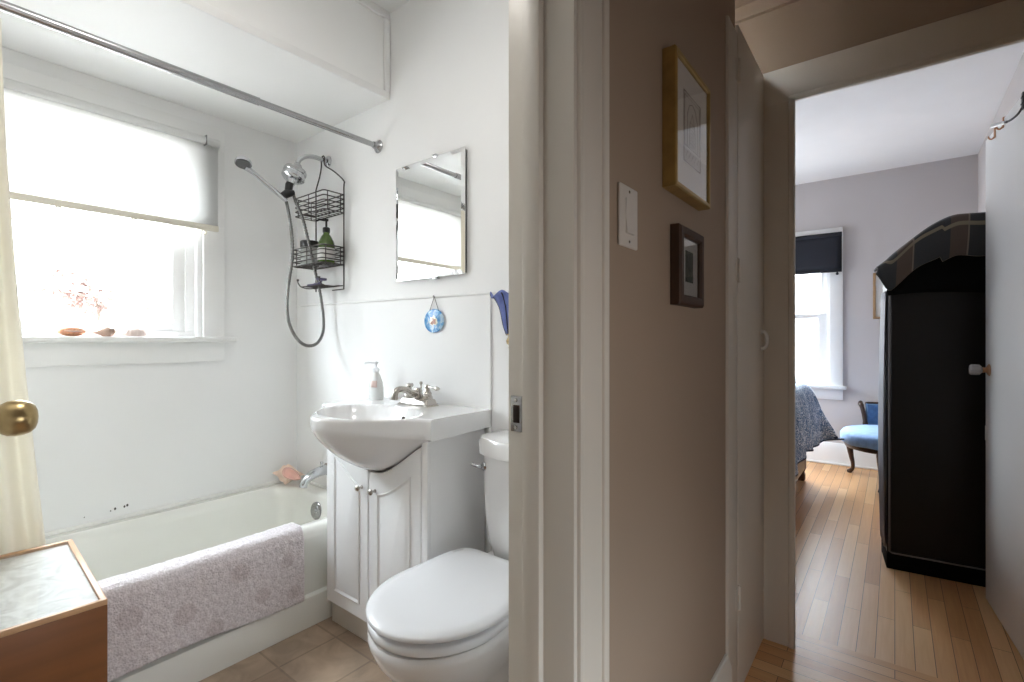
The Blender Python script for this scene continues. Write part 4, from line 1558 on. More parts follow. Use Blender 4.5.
# front lip and belly
prev = [top[i][0] for i in range(nx + 1)]
K = 16
rows = []
for k in range(1, K + 1):
    row = []
    for i in range(nx + 1):
        x = SX0 + (SX1 - SX0) * i / nx
        yf = front(x)
        bl = bell(x - VC)
        if k <= 4:            # rounded lip
            a = k / 4 * PI / 2
            y = yf + 0.012 - 0.012 * math.sin(a)
            z = CT - 0.012 * (1 - math.cos(a))
        elif k <= 7:
            y = yf + 0.002 * (k - 4) * bl / 3
            z = CT - 0.012 - (k - 4) / 3 * (0.028 + 0.028 * (1 - bl))
        else:
            q = (k - 7) / (K - 7)
            zt = CT - 0.012 - (0.028 + 0.028 * (1 - bl))
            yt = yf + 0.002 * bl
            ye = VF + 0.012
            ze = min(zt - 0.004, cut(x) - 0.001)
            y = yt + (ye - yt) * q ** 1.30
            z = zt + (ze - zt) * (1 - (1 - q) ** 1.35)
        row.append(b.verts.new((x, y, z)))
    for i in range(nx):
        b.faces.new((prev[i], prev[i + 1], row[i + 1], row[i]))
    prev = row
    rows.append(row)
# underside to the back and the two flat ends
back_low = [b.verts.new((SX0 + (SX1 - SX0) * i / nx, MIR_Y - 0.001, 0.826)) for i in range(nx + 1)]
for i in range(nx):
    b.faces.new((prev[i], prev[i + 1], back_low[i + 1], back_low[i]))
    b.faces.new((top[i][ny], back_low[i], back_low[i + 1], top[i + 1][ny]))
for e in (0, nx):
    ring = [top[e][j] for j in range(ny, -1, -1)] + [r[e] for r in rows] + [back_low[e]]
    b.faces.new(ring)
obj('basin', b, M['porcelain'], t, smooth=42)
b = BM()
lathe(b, [(0.0, 0), (0.021, 0), (0.021, 0.003), (0.016, 0.005), (0.0, 0.003)], 20, Matrix.Translation((VC, 1.085, CT - 0.128)))
obj('drain', b, M['chrome'], t)
b = BM()
lathe(b, [(0.0, -0.002), (0.0085, -0.002), (0.0085, 0.002), (0.006, 0.003), (0, 0.001)], 14, axis_mtx((VC + 0.035, 1.221, CT - 0.040), (0, -1, 0.35)), sx=1.3)
obj('overflow_hole_shade', b, M['hole_shade'], t)  # solid dark disc coloured as the shaded overflow opening

# ------------------------------------------------------------------ sink faucet
FX, FY = -1.505, 1.315
t = thing('sink_faucet', 'brushed nickel two-handle faucet at the back of the sink', 'faucet', (FX, FY, CT))
b = BM()
loft(b, [[(x, y, z) for x, y in rrect(FX - hw, FX + hw, FY - hd, FY + hd, 0.006, 3)] for hw, hd, z in
         ((0.088, 0.034, CT), (0.088, 0.034, CT + 0.004), (0.083, 0.029, CT + 0.007), (0.078, 0.024, CT + 0.024), (0.074, 0.021, CT + 0.028))], True, True, True)
obj('base_plate', b, M['nickel'], t, smooth=30)
b = BM()
lathe(b, [(0.020, 0), (0.021, 0.008), (0.015, 0.020), (0.017, 0.03), (0.012, 0.04), (0.0, 0.042)], 18, Matrix.Translation((FX, FY, CT + 0.028)))
tube(b, smooth_path([(FX, FY - 0.002, CT + 0.045), (FX, FY - 0.035, CT + 0.050), (FX, FY - 0.065, CT + 0.065), (FX, FY - 0.092, CT + 0.070), (FX, FY - 0.112, CT + 0.060), (FX, FY - 0.118, CT + 0.038)], 5),
     [0.0145] * 6 + [0.013] * 6 + [0.012] * 14, 14)
tube(b, [(FX, FY - 0.118, CT + 0.042), (FX, FY - 0.119, CT + 0.032)], 0.0138, 14)
obj('spout', b, M['nickel'], t, smooth=45)
b = BM()
lathe(b, [(0.003, 0), (0.003, 0.022), (0.0065, 0.025), (0.0065, 0.033), (0.0, 0.036)], 12, Matrix.Translation((FX, FY + 0.016, CT + 0.058)))
obj('lift_rod', b, M['nickel'], t, smooth=45)
for s in (-1, 1):
    b = BM()
    hx = FX + s * 0.054
    lathe(b, [(0.021, 0), (0.022, 0.007), (0.017, 0.016), (0.019, 0.022), (0.012, 0.032), (0.010, 0.042), (0.013, 0.046), (0.011, 0.054), (0.0, 0.058)], 18, Matrix.Translation((hx, FY, CT + 0.028)))
    dx, dy = (1.15, -0.15) if s > 0 else (-0.45, 0.62)
    tube(b, [(hx, FY, CT + 0.076), (hx + dx * 0.022, FY + dy * 0.022, CT + 0.076), (hx + dx * 0.042, FY + dy * 0.042, CT + 0.074),
             (hx + dx * 0.052, FY + dy * 0.052, CT + 0.073), (hx + dx * 0.062, FY + dy * 0.062, CT + 0.073), (hx + dx * 0.070, FY + dy * 0.070, CT + 0.073)],
         [0.006, 0.0042, 0.0048, 0.0088, 0.0070, 0.003], 12)
    obj('lever_handle', b, M['nickel'], t, smooth=45)

# ------------------------------------------------------------------ soap dispenser
t = thing('soap_dispenser', 'clear plastic soap pump bottle on the left of the sink top', 'soap bottle', (-1.790, 1.325, CT))
b = BM()
lathe(b, [(0.0, 0), (0.033, 0), (0.037, 0.005), (0.037, 0.05), (0.033, 0.075), (0.022, 0.102), (0.013, 0.115), (0.012, 0.122)], 24, Matrix.Translation((-1.790, 1.325, CT + 0.0005)), sy=0.75)
bo = obj('bottle_body', b, M['soap_clear'], t, smooth=50)
b = BM()
lathe(b, [(0.0, 0.003), (0.031, 0.003), (0.034, 0.007), (0.034, 0.035), (0, 0.036)], 20, Matrix.Translation((-1.790, 1.325, CT + 0.0005)), sy=0.75)
obj('liquid', b, M['soap_fill'], bo)
b = BM()
grid(b, lambda u, v: (-1.790 + 0.0355 * math.sin((u - 0.5) * 0.9 + 0.45), 1.325 - 0.75 * 0.0355 * math.cos((u - 0.5) * 0.9 + 0.45), CT + 0.055 + 0.028 * v), 8, 3)
for v in b.verts:
    k = (v.co.z - CT - 0.055) / 0.028
    v.co.x = -1.790 + (v.co.x + 1.790) * (1.04 - 0.16 * k)
    v.co.y = 1.325 + (v.co.y - 1.325) * (1.04 - 0.16 * k)
obj('label', b, M['soap_label'], bo, solid=0.0008)
b = BM()
lathe(b, [(0.013, 0.122), (0.014, 0.124), (0.014, 0.134), (0.006, 0.138), (0.004, 0.140), (0.004, 0.154), (0.009, 0.156), (0.008, 0.164), (0, 0.166)], 16, Matrix.Translation((-1.790, 1.325, CT + 0.0005)))
tube(b, [(-1.790, 1.325, CT + 0.161), (-1.825, 1.312, CT + 0.163), (-1.846, 1.305, CT + 0.156)], [0.0065, 0.005, 0.004], 8)
obj('pump', b, M['seat'], t, smooth=45)

# ------------------------------------------------------------------ toilet
CXT = -0.974
t = thing('toilet', 'white porcelain toilet with closed lid beside the vanity', 'toilet', (CXT, 1.05, 0))
def egg(xc, y_back, y_tip, hw, z, n=44, back_flat=0.90, pw=1.0):
    """outline with a flat back edge and a round elongated front"""
    pts = []
    L = y_back - y_tip
    yc = y_tip + L * 0.46
    m = n
    for i in range(m):
        a = 2 * PI * i / m
        s, c = math.sin(a), math.cos(a)
        if s <= 0:           # front half, towards the tip
            pts.append((xc + hw * c, yc + (yc - y_tip) * s, z))
        else:                # back half: wide superellipse
            e = 0.22
            x = hw * (abs(c) ** (e * 1.0)) * (1 if c >= 0 else -1)
            y = yc + (y_back - yc) * (abs(s) ** e)
            k = (y - yc) / (y_back - yc)
            pts.append((xc + x * (1 - (1 - back_flat) * k ** 2), y, z))
    return pts
b = BM()
spec = [(0.215, 0.118, 0.90, 1.15, 0.0), (0, 0.118, 0.90, 1.15, 0.015), (0, 0.112, 0.91, 1.14, 0.03), (0, 0.102, 0.93, 1.13, 0.10), (0, 0.112, 0.885, 1.13, 0.19), (0, 0.145, 0.80, 1.15, 0.27),
        (0, 0.172, 0.752, 1.17, 0.335), (0, 0.181, 0.735, 1.18, 0.375), (0, 0.181, 0.733, 1.185, 0.392), (0, 0.176, 0.738, 1.18, 0.399), (0, 0.14, 0.78, 1.12, 0.399)]
loft(b, [egg(CXT, yb, yt, hw, z) for _, hw, yt, yb, z in spec], True, True, True)
# deck under the tank
loft(b, [[(x, y, z) for x, y in rrect(CXT - hw, CXT + hw, y0, MIR_Y - 0.03, 0.03, 5)] for hw, y0, z in
         ((0.10, 1.08, 0.0), (0.10, 1.08, 0.22), (0.135, 1.12, 0.33), (0.155, 1.13, 0.385), (0.153, 1.135, 0.402))], True, True, True)
obj('bowl', b, M['porcelain'], t, smooth=50)
b = BM()
loft(b, [egg(CXT, 1.185, 0.742, 0.180, 0.4035), egg(CXT, 1.187, 0.736, 0.186, 0.408), egg(CXT, 1.187, 0.735, 0.187, 0.423), egg(CXT, 1.185, 0.741, 0.182, 0.429)], True, True, True)
obj('seat', b, M['seat'], t, smooth=50)
b = BM()
loft(b, [egg(CXT, 1.208, 0.738, 0.186, 0.4400), egg(CXT, 1.212, 0.731, 0.193, 0.4430), egg(CXT, 1.212, 0.730, 0.194, 0.4500), egg(CXT, 1.210, 0.734, 0.191, 0.4550),
         egg(CXT, 1.190, 0.766, 0.166, 0.4590), egg(CXT, 1.184, 0.776, 0.157, 0.4595), egg(CXT, 1.10, 0.85, 0.09, 0.4600)], True, True, True)
obj('lid', b, M['seat'], t, smooth=50)
for s in (-1, 1):
    b = BM()
    box(b, CXT + s * 0.075 - 0.022, CXT + s * 0.075 + 0.022, 1.207, 1.226, 0.401, 0.446, 0.006, 3)
    obj('hinge', b, M['seat'], t, smooth=50)
# tank
TYB = MIR_Y - 0.014
def tank_loop(hw, yf, bow, z, n=20, rc=0.03):
    pts = []
    for i in range(n + 1):
        u = -1 + 2 * i / n
        pts.append((CXT + 0.012 + hw * u, yf + bow * (1 - (1 - u * u)) + (rc * max(0, abs(u) - 0.86) / 0.14 * 0.9 if abs(u) > 0.86 else 0), z))
    pts += [(CXT + 0.012 + hw, TYB, z), (CXT + 0.012 - hw, TYB, z)]
    return pts
b = BM()
loft(b, [tank_loop(hw, yf, bw, z) for hw, yf, bw, z in ((0.085, 1.255, 0.01, 0.404), (0.110, 1.240, 0.015, 0.43), (0.132, 1.228, 0.025, 0.48), (0.145, 1.220, 0.030, 0.55), (0.152, 1.212, 0.040, 0.65), (0.156, 1.208, 0.045, 0.765))],
     True, True, True)
obj('tank', b, M['porcelain'], t, smooth=50)
b = BM()
loft(b, [tank_loop(hw, yf, bw, z) for hw, yf, bw, z in ((0.158, 1.203, 0.048, 0.766), (0.164, 1.192, 0.050, 0.771), (0.165, 1.191, 0.050, 0.812), (0.160, 1.198, 0.048, 0.824), (0.13, 1.235, 0.03, 0.828))],
     True, True, True)
obj('tank_lid', b, M['porcelain'], t, smooth=50)
b = BM()
lx = CXT - 0.108
lathe(b, [(0.015, -0.006), (0.015, 0.006), (0.009, 0.009), (0.009, 0.016), (0, 0.018)], 16, axis_mtx((lx, 1.238, 0.728), (-0.3, -1, 0)))
tube(b, [(lx - 0.004, 1.222, 0.728), (lx - 0.012, 1.214, 0.730), (lx - 0.026, 1.212, 0.732), (lx - 0.036, 1.214, 0.734)], [0.007, 0.006, 0.005, 0.007], 10)
obj('flush_lever', b, M['chrome'], t, smooth=45)

t = thing('supply_valve', 'small chrome water valve on the wall behind the toilet', 'valve', (-1.165, MIR_Y, 0.20))
b = BM()
lathe(b, [(0.024, 0), (0.022, 0.006), (0.008, 0.008), (0.008, 0.05), (0.013, 0.05), (0.013, 0.07), (0, 0.07)], 16, axis_mtx((-1.165, MIR_Y, 0.20), (0, -1, 0)))
obj('stop_body', b, M['chrome'], t, smooth=45)
b = BM()
lathe(b, [(0.0, 0), (0.016, 0.002), (0.018, 0.012), (0, 0.014)], 16, axis_mtx((-1.165, MIR_Y - 0.07, 0.20), (0, -1, 0)), sy=0.6)
obj('handle', b, M['chrome'], t, smooth=45)
b = BM()
tube(b, smooth_path([(-1.165, MIR_Y - 0.058, 0.212), (-1.165, MIR_Y - 0.058, 0.26), (-1.160, MIR_Y - 0.062, 0.30), (-1.13, MIR_Y - 0.07, 0.35), (-1.04, MIR_Y - 0.08, 0.385), (-1.03, MIR_Y - 0.08, 0.408)], 5), 0.005, 10)
tube(b, [(-1.165, MIR_Y - 0.058, 0.205), (-1.165, MIR_Y - 0.058, 0.235)], 0.009, 10)
obj('supply_hose', b, M['steel'], t, smooth=45)

# ------------------------------------------------------------------ small wooden cabinet with a glass top, by the door
t = thing('wooden_cabinet', 'honey brown wooden cabinet with marbled glass-topped surface by the tub', 'cabinet', (-1.315, 0.288, 0), R(-3.3))
D, Wd, Hc = 0.452, 0.392, 0.60
b = BM()
box(b, -D, 0.0, -0.016, 0.0, 0, Hc - 0.001, 0.001)
box(b, -D, 0.0, -Wd, -Wd + 0.016, 0, Hc - 0.001, 0.001)
box(b, -D, -D + 0.012, -Wd + 0.016, -0.016, 0, Hc - 0.001)
box(b, -D + 0.012, -0.001, -Wd + 0.016, -0.016, 0.05, 0.066)
box(b, -D + 0.012, -0.001, -Wd + 0.016, -0.016, 0.30, 0.316)
obj('cabinet_body', b, M['cab_wood'], t, local=True, smooth=30)
b = BM()
box(b, 0.0002, 0.018, -Wd, 0.0, 0.0, Hc - 0.003, 0.0015)
obj('front_panel', b, M['cab_wood'], t, local=True, smooth=30)
b = BM()
x0, x1, y0, y1 = -D, 0.018, -Wd, 0.0
box(b, x0, x0 + 0.014, y0, y1, Hc - 0.001, Hc + 0.009, 0.0015)
box(b, x1 - 0.010, x1, y0, y1, Hc - 0.003, Hc + 0.009, 0.0015)
box(b, x0 + 0.012, x1 - 0.009, y1 - 0.011, y1, Hc - 0.001, Hc + 0.0088, 0.0015)
box(b, x0 + 0.012, x1 - 0.009, y0, y0 + 0.022, Hc - 0.001, Hc + 0.0088, 0.0015)
obj('top_edging', b, M['edge_wood'], t, local=True, smooth=30)
b = BM()
box(b, x0 + 0.014, x1 - 0.010, y0 + 0.022, y1 - 0.010, Hc - 0.012, Hc + 0.001)
obj('marbled_sheet', b, M['sheet'], t, local=True, smooth=0)
b = BM()
box(b, x0 + 0.016, x1 - 0.012, y0 + 0.024, y1 - 0.012, Hc + 0.0016, Hc + 0.007, 0.001)
obj('glass_top', b, M['thin_glass'], t, local=True, smooth=0)

# ------------------------------------------------------------------ light switch
t = thing('light_switch', 'ivory rocker light switch on the brown hall wall', 'light switch', (HX, 0.874, 1.385))
b = BM()
box(b, HX, HX + 0.006, 0.834, 0.914, 1.326, 1.443, 0.003, 3)
obj('face_plate', b, M['plate'], t, smooth=40)
b = BM()
prism(b, [(HX + 0.004, 1.352), (HX + 0.0105, 1.352), (HX + 0.007, 1.386), (HX + 0.0085, 1.418), (HX + 0.004, 1.418)], 'y', 0.8575, 0.8905)
obj('rocker', b, M['plate'], t, smooth=20)
for z in (1.337, 1.432):
    b = BM()
    lathe(b, [(0.0028, 0), (0.0028, 0.0012), (0, 0.0018)], 10, axis_mtx((HX + 0.006, 0.874, z), (1, 0, 0)))
    obj('screw', b, M['nickel'], t)


# ------------------------------------------------------------------ framed pictures
def frame_bm(xw, xf, y0, y1, z0, z1, fw, bev=0.003, rec=0.006):
    b = BM()
    def lp(i, x):
        return [(x, y0 + i, z0 + i), (x, y1 - i, z0 + i), (x, y1 - i, z1 - i), (x, y0 + i, z1 - i)]
    s = 1 if xf > xw else -1
    loft(b, [lp(0, xw), lp(0, xf - s * bev), lp(bev, xf), lp(fw - bev, xf), lp(fw, xf - s * bev), lp(fw, xf - s * (rec + 0.004)), lp(fw - 0.002, xw)], True, False, False, wrap=True)
    return b


t = thing('framed_drawing', 'large gold-framed drawing on the brown hall wall above another picture', 'picture', (HX, 1.165, 1.485))
px = HX + 0.032
obj('frame', frame_bm(HX + 0.001, px, 1.056, 1.309, 1.487, 1.792, 0.013), M['gold'], t, smooth=20)
b = BM()
box(b, HX + 0.006, px - 0.0075, 1.068, 1.297, 1.499, 1.780)
obj('mat_board', b, M['mat_board'], t, smooth=0)
b = BM()
box(b, px - 0.0076, px - 0.0069, 1.122, 1.244, 1.560, 1.725)
pp = obj('print', b, M['paper'], t, smooth=0)
b = BM()
xi = px - 0.0068
def ink(pts, r=0.0009):
    tube(b, [(xi, y + 0.012, z) for y, z in pts], r, 5)
ink([(1.112, 1.562), (1.230, 1.562), (1.230, 1.723), (1.112, 1.723), (1.112, 1.562)], 0.0013)
ink([(1.118, 1.60), (1.224, 1.60), (1.224, 1.716), (1.118, 1.716), (1.118, 1.60)], 0.0008)
ink([(1.135, 1.60), (1.135, 1.675), (1.150, 1.700), (1.171, 1.708), (1.192, 1.700), (1.207, 1.675), (1.207, 1.60)], 0.0010)
ink([(1.150, 1.605), (1.153, 1.655), (1.171, 1.685), (1.189, 1.655), (1.192, 1.605)], 0.0008)
for k in range(7):
    ink([(1.152, 1.612 + 0.008 * k), (1.165 + 0.004 * (k % 3), 1.615 + 0.008 * k), (1.190, 1.611 + 0.008 * k)], 0.0006)
for k in range(5):
    ink([(1.126 + 0.02 * k, 1.575), (1.138 + 0.02 * k, 1.590)], 0.0006)
obj('ink_lines', b, M['ink'], pp)
b = BM()
box(b, px - 0.0050, px - 0.0036, 1.0685, 1.2965, 1.4995, 1.7795)
obj('glass', b, M['glass'], t, smooth=0)

t = thing('framed_print', 'small dark wood framed print on the hall wall, lower of two', 'picture', (HX, 1.158, 1.228))
px = HX + 0.026
obj('frame', frame_bm(HX + 0.001, px, 1.104, 1.276, 1.231, 1.414, 0.024, 0.005), M['brown_frame'], t, smooth=20)
b = BM()
box(b, HX + 0.004, px - 0.0105, 1.126, 1.254, 1.252, 1.389)
obj('mat_board', b, M['mat_grey'], t, smooth=0)
b = BM()
box(b, px - 0.0106, px - 0.0098, 1.163, 1.217, 1.288, 1.362)
pp = obj('print', b, M['print_green'], t, smooth=0)
b = BM()
xi = px - 0.0097
for k in range(9):
    y = 1.166 + 0.006 * k
    tube(b, [(xi, y, 1.300 + 0.006 * math.sin(k * 2.1)), (xi, y + 0.001, 1.312 + 0.010 * math.sin(k * 1.3))], 0.0009, 5)
obj('ink_lines', b, M['print_light'], pp)
b = BM()
box(b, px - 0.0085, px - 0.0070, 1.1265, 1.2535, 1.2525, 1.3885)
obj('glass', b, M['glass'], t, smooth=0)

t = thing('framed_picture', 'oak-framed pale picture on the far bedroom wall behind the wardrobe', 'picture', (-0.04, FAR_Y, 1.335))
b = BM()
def lpb(i, y, x0=-0.153, x1=0.12, z0=1.337, z1=1.743):
    return [(x0 + i, y, z0 + i), (x1 - i, y, z0 + i), (x1 - i, y, z1 - i), (x0 + i, y, z1 - i)]
loft(b, [lpb(0, FAR_Y - 0.001), lpb(0, FAR_Y - 0.018), lpb(0.003, FAR_Y - 0.021), lpb(0.017, FAR_Y - 0.021), lpb(0.020, FAR_Y - 0.017), lpb(0.020, FAR_Y - 0.006)], True, False, False)
obj('frame', b, M['oak_frame'], t, smooth=20)
b = BM()
box(b, -0.137, 0.104, FAR_Y - 0.010, FAR_Y - 0.002, 1.353, 1.727)
obj('mat_board', b, M['mat_board'], t, smooth=0)
b = BM()
box(b, -0.075, 0.045, FAR_Y - 0.0108, FAR_Y - 0.0099, 1.43, 1.65)
obj('print', b, M['mat_grey'], t, smooth=0)

# ------------------------------------------------------------------ bedroom door with glass knob and hooks
t = thing('bedroom_door', 'white bedroom door standing open with a clear glass knob', 'door', (0.383, 2.268, 0.008), R(5.2))
LD = 0.735
b = BM()
box(b, 0.0, 0.034, 0.0, LD, 0.0, 2.022, 0.002)
obj('slab', b, M['trim_white'], t, local=True, smooth=30)
KY, KZ = LD - 0.062, 1.012
b = BM()
GM = axis_mtx((0.0, KY, KZ), (-1, 0, 0))
lathe(b, [(0.0, -0.001), (0.026, -0.001), (0.026, 0.002), (0.021, 0.006), (0.012, 0.010), (0.0105, 0.016), (0.0125, 0.020), (0.010, 0.024)], 26, GM)
ro = obj('rose', b, M['copper'], t, local=True, smooth=45)
b = BM()
lathe(b, [(0.010, 0.022), (0.016, 0.025), (0.0225, 0.031), (0.0235, 0.044), (0.0235, 0.058), (0.019, 0.064), (0.0, 0.0655)], 8, GM)
M['knob_glass'] = mat('cut_glass_knob', (0.62, 0.62, 0.63), 0.05, var=0.03, trans=0.5, ior=1.5)
obj('glass_knob', b, M['knob_glass'], ro, local=True, smooth=0)
b = BM()
box(b, -0.003, 0.001, LD - 0.03, LD - 0.006, 0.70, 0.765, 0.001)
obj('latch_plate', b, M['trim_white'], t, local=True)
# over-the-door hooks
b = BM()
hy = 0.235
box(b, -0.004, 0.0005, hy - 0.009, hy + 0.009, 1.965, 2.026, 0.0008)
box(b, -0.004, 0.038, hy - 0.009, hy + 0.009, 2.0225, 2.026, 0.0008)
for zz in (1.985, 2.008):
    box(b, -0.007, -0.002, hy - 0.012, hy + 0.004, zz - 0.003, zz + 0.003, 0.001)
tube(b, smooth_path([(-0.003, hy, 1.972), (-0.010, hy + 0.02, 1.958), (-0.020, hy + 0.05, 1.952), (-0.030, hy + 0.085, 1.956)], 5), 0.0038, 8)
hk = obj('coat_hook', b, M['mirror_edge'], t, local=True, smooth=50)
b = BM()
tube(b, [(-0.028, hy + 0.075, 1.954), (-0.050, hy + 0.15, 1.972)], [0.0075, 0.0085], 10)
obj('hook_tip', b, M['porcelain'], hk, local=True, smooth=50)
for yy in (0.47, 0.585):
    b = BM()
    box(b, -0.004, 0.0005, yy - 0.008, yy + 0.008, 1.985, 2.026, 0.0008)
    box(b, -0.004, 0.038, yy - 0.008, yy + 0.008, 2.0225, 2.026, 0.0008)
    tube(b, smooth_path([(-0.003, yy, 1.990), (-0.010, yy, 1.982), (-0.018, yy, 1.985), (-0.021, yy, 1.995)], 4), 0.003, 8)
    obj('over_door_hook', b, M['copper'], t, local=True, smooth=50)
for z in (0.25, 1.05, 1.80):
    b = BM()
    tube(b, [(-0.004, -0.006, z - 0.04), (-0.004, -0.006, z + 0.04)], 0.006, 10)
    obj('hinge', b, M['trim_white'], t, local=True)

# ------------------------------------------------------------------ fabric wardrobe with blanket on top
WRZ = R(6.0)
t = thing('fabric_wardrobe', 'black zip-up fabric wardrobe in front of the far bedroom wall', 'wardrobe', (-0.030, 3.112, 0), WRZ)
WW, WD = 0.530, 0.23
def roof(x):
    a = min(1.0, max(0.0, x / 0.27))
    c = min(1.0, max(0.0, (WW - x) / 0.14))
    return 1.525 + 0.195 * (1 - (1 - a) ** 1.55) * (0.55 + 0.45 * (1 - (1 - c) ** 2))
b = BM()
n = 24
prof = [(WW, 0.075), (0.0, 0.075)] + [(WW * i / n, roof(WW * i / n)) for i in range(n + 1)]
def wl(y, ins=0.0):
    return [(min(max(p[0], ins), WW - ins), y, p[1] - (ins if p[1] > 1 else -ins)) for p in prof]
loft(b, [wl(0.010, 0.010), wl(0.0, 0.016), ], True, False, True)
loft(b, [wl(0.010, 0.010), wl(0.016, 0.0), wl(WD - 0.016, 0.0), wl(WD, 0.012)], True, False, True)
bmesh.ops.remove_doubles(b, verts=b.verts[:], dist=0.0001)
obj('cover', b, M['cloth_black'], t, local=True, smooth=40)
b = BM()
box(b, -0.004, WW + 0.004, -0.004, WD + 0.004, 0.0, 0.078, 0.006)
obj('base_band', b, M['cloth_matte'], t, local=True, smooth=40)
b = BM()
grid(b, lambda u, v: (0.0 + WW * u, -0.012 - 0.006 * math.sin(u * 9) * (1 - v), 1.372 + 0.010 * math.sin(u * 5) + (roof(WW * u) - 0.012 - 1.372) * v), 24, 8)
obj('top_flap', b, M['cloth_matte'], t, local=True, smooth=60, solid=0.004)
b = BM()
tube(b, [(0.010, -0.003, 1.40), (0.008, -0.004, 0.9), (0.008, -0.004, 0.088), (0.02, -0.004, 0.082), (WW - 0.02, -0.004, 0.082), (WW - 0.008, -0.004, 0.088), (WW - 0.008, -0.004, 1.40)], 0.0042, 8)
obj('piping', b, M['piping'], t, local=True, smooth=60)
b = BM()
def sideflap(u, v):
    z = 0.10 + 1.30 * v
    y = 0.02 + 0.19 * u
    x = -0.003 - 0.008 * (1 - v) * (0.5 + 0.5 * math.sin(u * 2 * PI * 4 + 0.6 * math.sin(v * 4))) - 0.012 * (0.6 + 0.4 * u) * math.sin(PI * min(1, (1 - v) * 0.95 + 0.03)) ** 0.8
    return (x, y, z)
grid(b, sideflap, 60, 20)
M['grey_flap'] = mat('pale_grey_side_fabric', (0.30, 0.30, 0.33), 0.7, var=0.12, scale=20, stretch=(1, 8, 0.3))
obj('side_panel', b, M['grey_flap'], t, local=True, smooth=70, solid=0.003)

def blanket(u, v):
    # u across the wardrobe, v from the front hem over the top to the back
    x = -0.040 + (WW + 0.085) * u
    xc = min(max(x, 0.0), WW)
    zt = roof(xc) + 0.014
    if x < 0:
        zt -= (-x) * 0.75
    if x > WW:
        zt -= (x - WW) * 0.9
    k0 = min(1, max(0, (x + 0.06) / 0.085))
    drop = 0.012 + 0.150 * k0 * k0 * (3 - 2 * k0) + (0.030 if x > 0.215 else 0.0)
    drop += 0.006 * math.sin(x * 40)
    L = drop + WD * 0.9
    s = v * L
    wav = 0.006 * noise.noise(Vector((x * 9, s * 7, 2.2)))
    if s < drop:
        k = 1 - s / drop
        return (x - 0.01 * k, -0.026 - 0.012 * math.sin(k * 2.2) - wav, zt - drop + s)
    q = s - drop
    return (x, -0.026 + q, zt + 0.012 * math.sin(min(1, q / 0.05) * PI / 2) + wav - 0.03 * max(0, q - 0.25))
b = BM()
grid(b, blanket, 60, 40, uv=lambda u, v: ((WW + 0.10) * u, 0.55 * v - 0.1))
bl = obj('blanket', b, M['plaid'], smooth=70, solid=0.010)
bl.location = (-0.030, 3.112, 0)
bl.rotation_euler = (0, 0, WRZ)
tag(bl, 'dark plaid wool blanket draped over the top of the wardrobe', 'blanket')

# ------------------------------------------------------------------ blue chair by the far wall
CC = Vector((-0.06, 4.95, 0))
t = thing('slipper_chair', 'low blue upholstered chair with dark cabriole legs beyond wardrobe', 'chair', CC)
def ell(rx, ry, z, n=40, wob=0.0):
    return [(rx * math.cos(a), ry * math.sin(a), z + wob * math.sin(9 * a)) for a in [2 * PI * i / n for i in range(n)]]
b = BM()
loft(b, [ell(0.26, 0.33, 0.318, 40, 0.004), ell(0.295, 0.365, 0.322, 40, 0.004), ell(0.303, 0.372, 0.35), ell(0.302, 0.37, 0.385), ell(0.285, 0.35, 0.410), ell(0.23, 0.29, 0.424), ell(0.12, 0.16, 0.432)], True, True, True)
obj('seat', b, M['chair_seat'], t, local=True, smooth=60)
b = BM()
loft(b, [ell(0.27, 0.34, 0.285), ell(0.278, 0.347, 0.30), ell(0.27, 0.34, 0.32)], True, True, True)
obj('seat_frame', b, M['dark_wood'], t, local=True, smooth=60)
def cab_leg(px_, py_):
    d = Vector((px_, py_, 0)).normalized()
    pr = [(0.0, 0.31, 0.030), (0.012, 0.27, 0.032), (0.016, 0.22, 0.026), (0.004, 0.15, 0.019), (-0.012, 0.09, 0.015), (-0.010, 0.045, 0.014), (0.010, 0.02, 0.018), (0.026, 0.008, 0.020), (0.032, 0.002, 0.012)]
    pts = [Vector((px_, py_, z)) + d * o for o, z, r in pr]
    b = BM()
    sp = smooth_path(pts, 4)
    rs = []
    for i in range(len(pr) - 1):
        for s in range(4):
            rs.append(pr[i][2] + (pr[i + 1][2] - pr[i][2]) * s / 4)
    rs.append(pr[-1][2])
    tube(b, sp, rs, 12)
    return b
for (lx_, ly_) in ((-0.235, 0.20), (-0.02, -0.32), (0.235, -0.10), (0.10, 0.31)):
    obj('leg', cab_leg(lx_, ly_), M['dark_wood'], t, local=True, smooth=60)
b = BM()
AN = [R(118 - 130 * i / 24) for i in range(25)]
def backp(a, r, z):
    return (0.275 * r * math.cos(a), 0.36 * r * math.sin(a), z)
loops = []
for a in AN:
    loops.append([backp(a, 0.98, 0.40), backp(a, 1.05, 0.40), backp(a, 1.12, 0.585), backp(a, 1.06, 0.597), backp(a, 0.99, 0.585), backp(a, 0.96, 0.48)])
loft(b, loops, True, True, True)
obj('backrest', b, M['chair_back'], t, local=True, smooth=50)
for a in (R(121), R(-14)):
    b = BM()
    p = [backp(a, 1.0, 0.34), backp(a, 1.0, 0.42), backp(a, 1.03, 0.50), backp(a, 1.08, 0.565), backp(a, 1.12, 0.585), backp(a, 1.15, 0.595), backp(a, 1.10, 0.603)]
    if a > 1:
        p = [(x - 0.02 * max(0, (z - 0.45) / 0.15), y, z) for x, y, z in p]
    tube(b, smooth_path(p, 3), [0.022] * 4 + [0.017] * 6 + [0.020] * 5 + [0.016] * 4, 10)
    obj('back_post', b, M['dark_wood'], t, local=True, smooth=60)
b = BM()
tube(b, [backp(a, 1.08, 0.597) for a in AN], 0.013, 8)
obj('top_rail', b, M['dark_wood'], t, local=True, smooth=60)

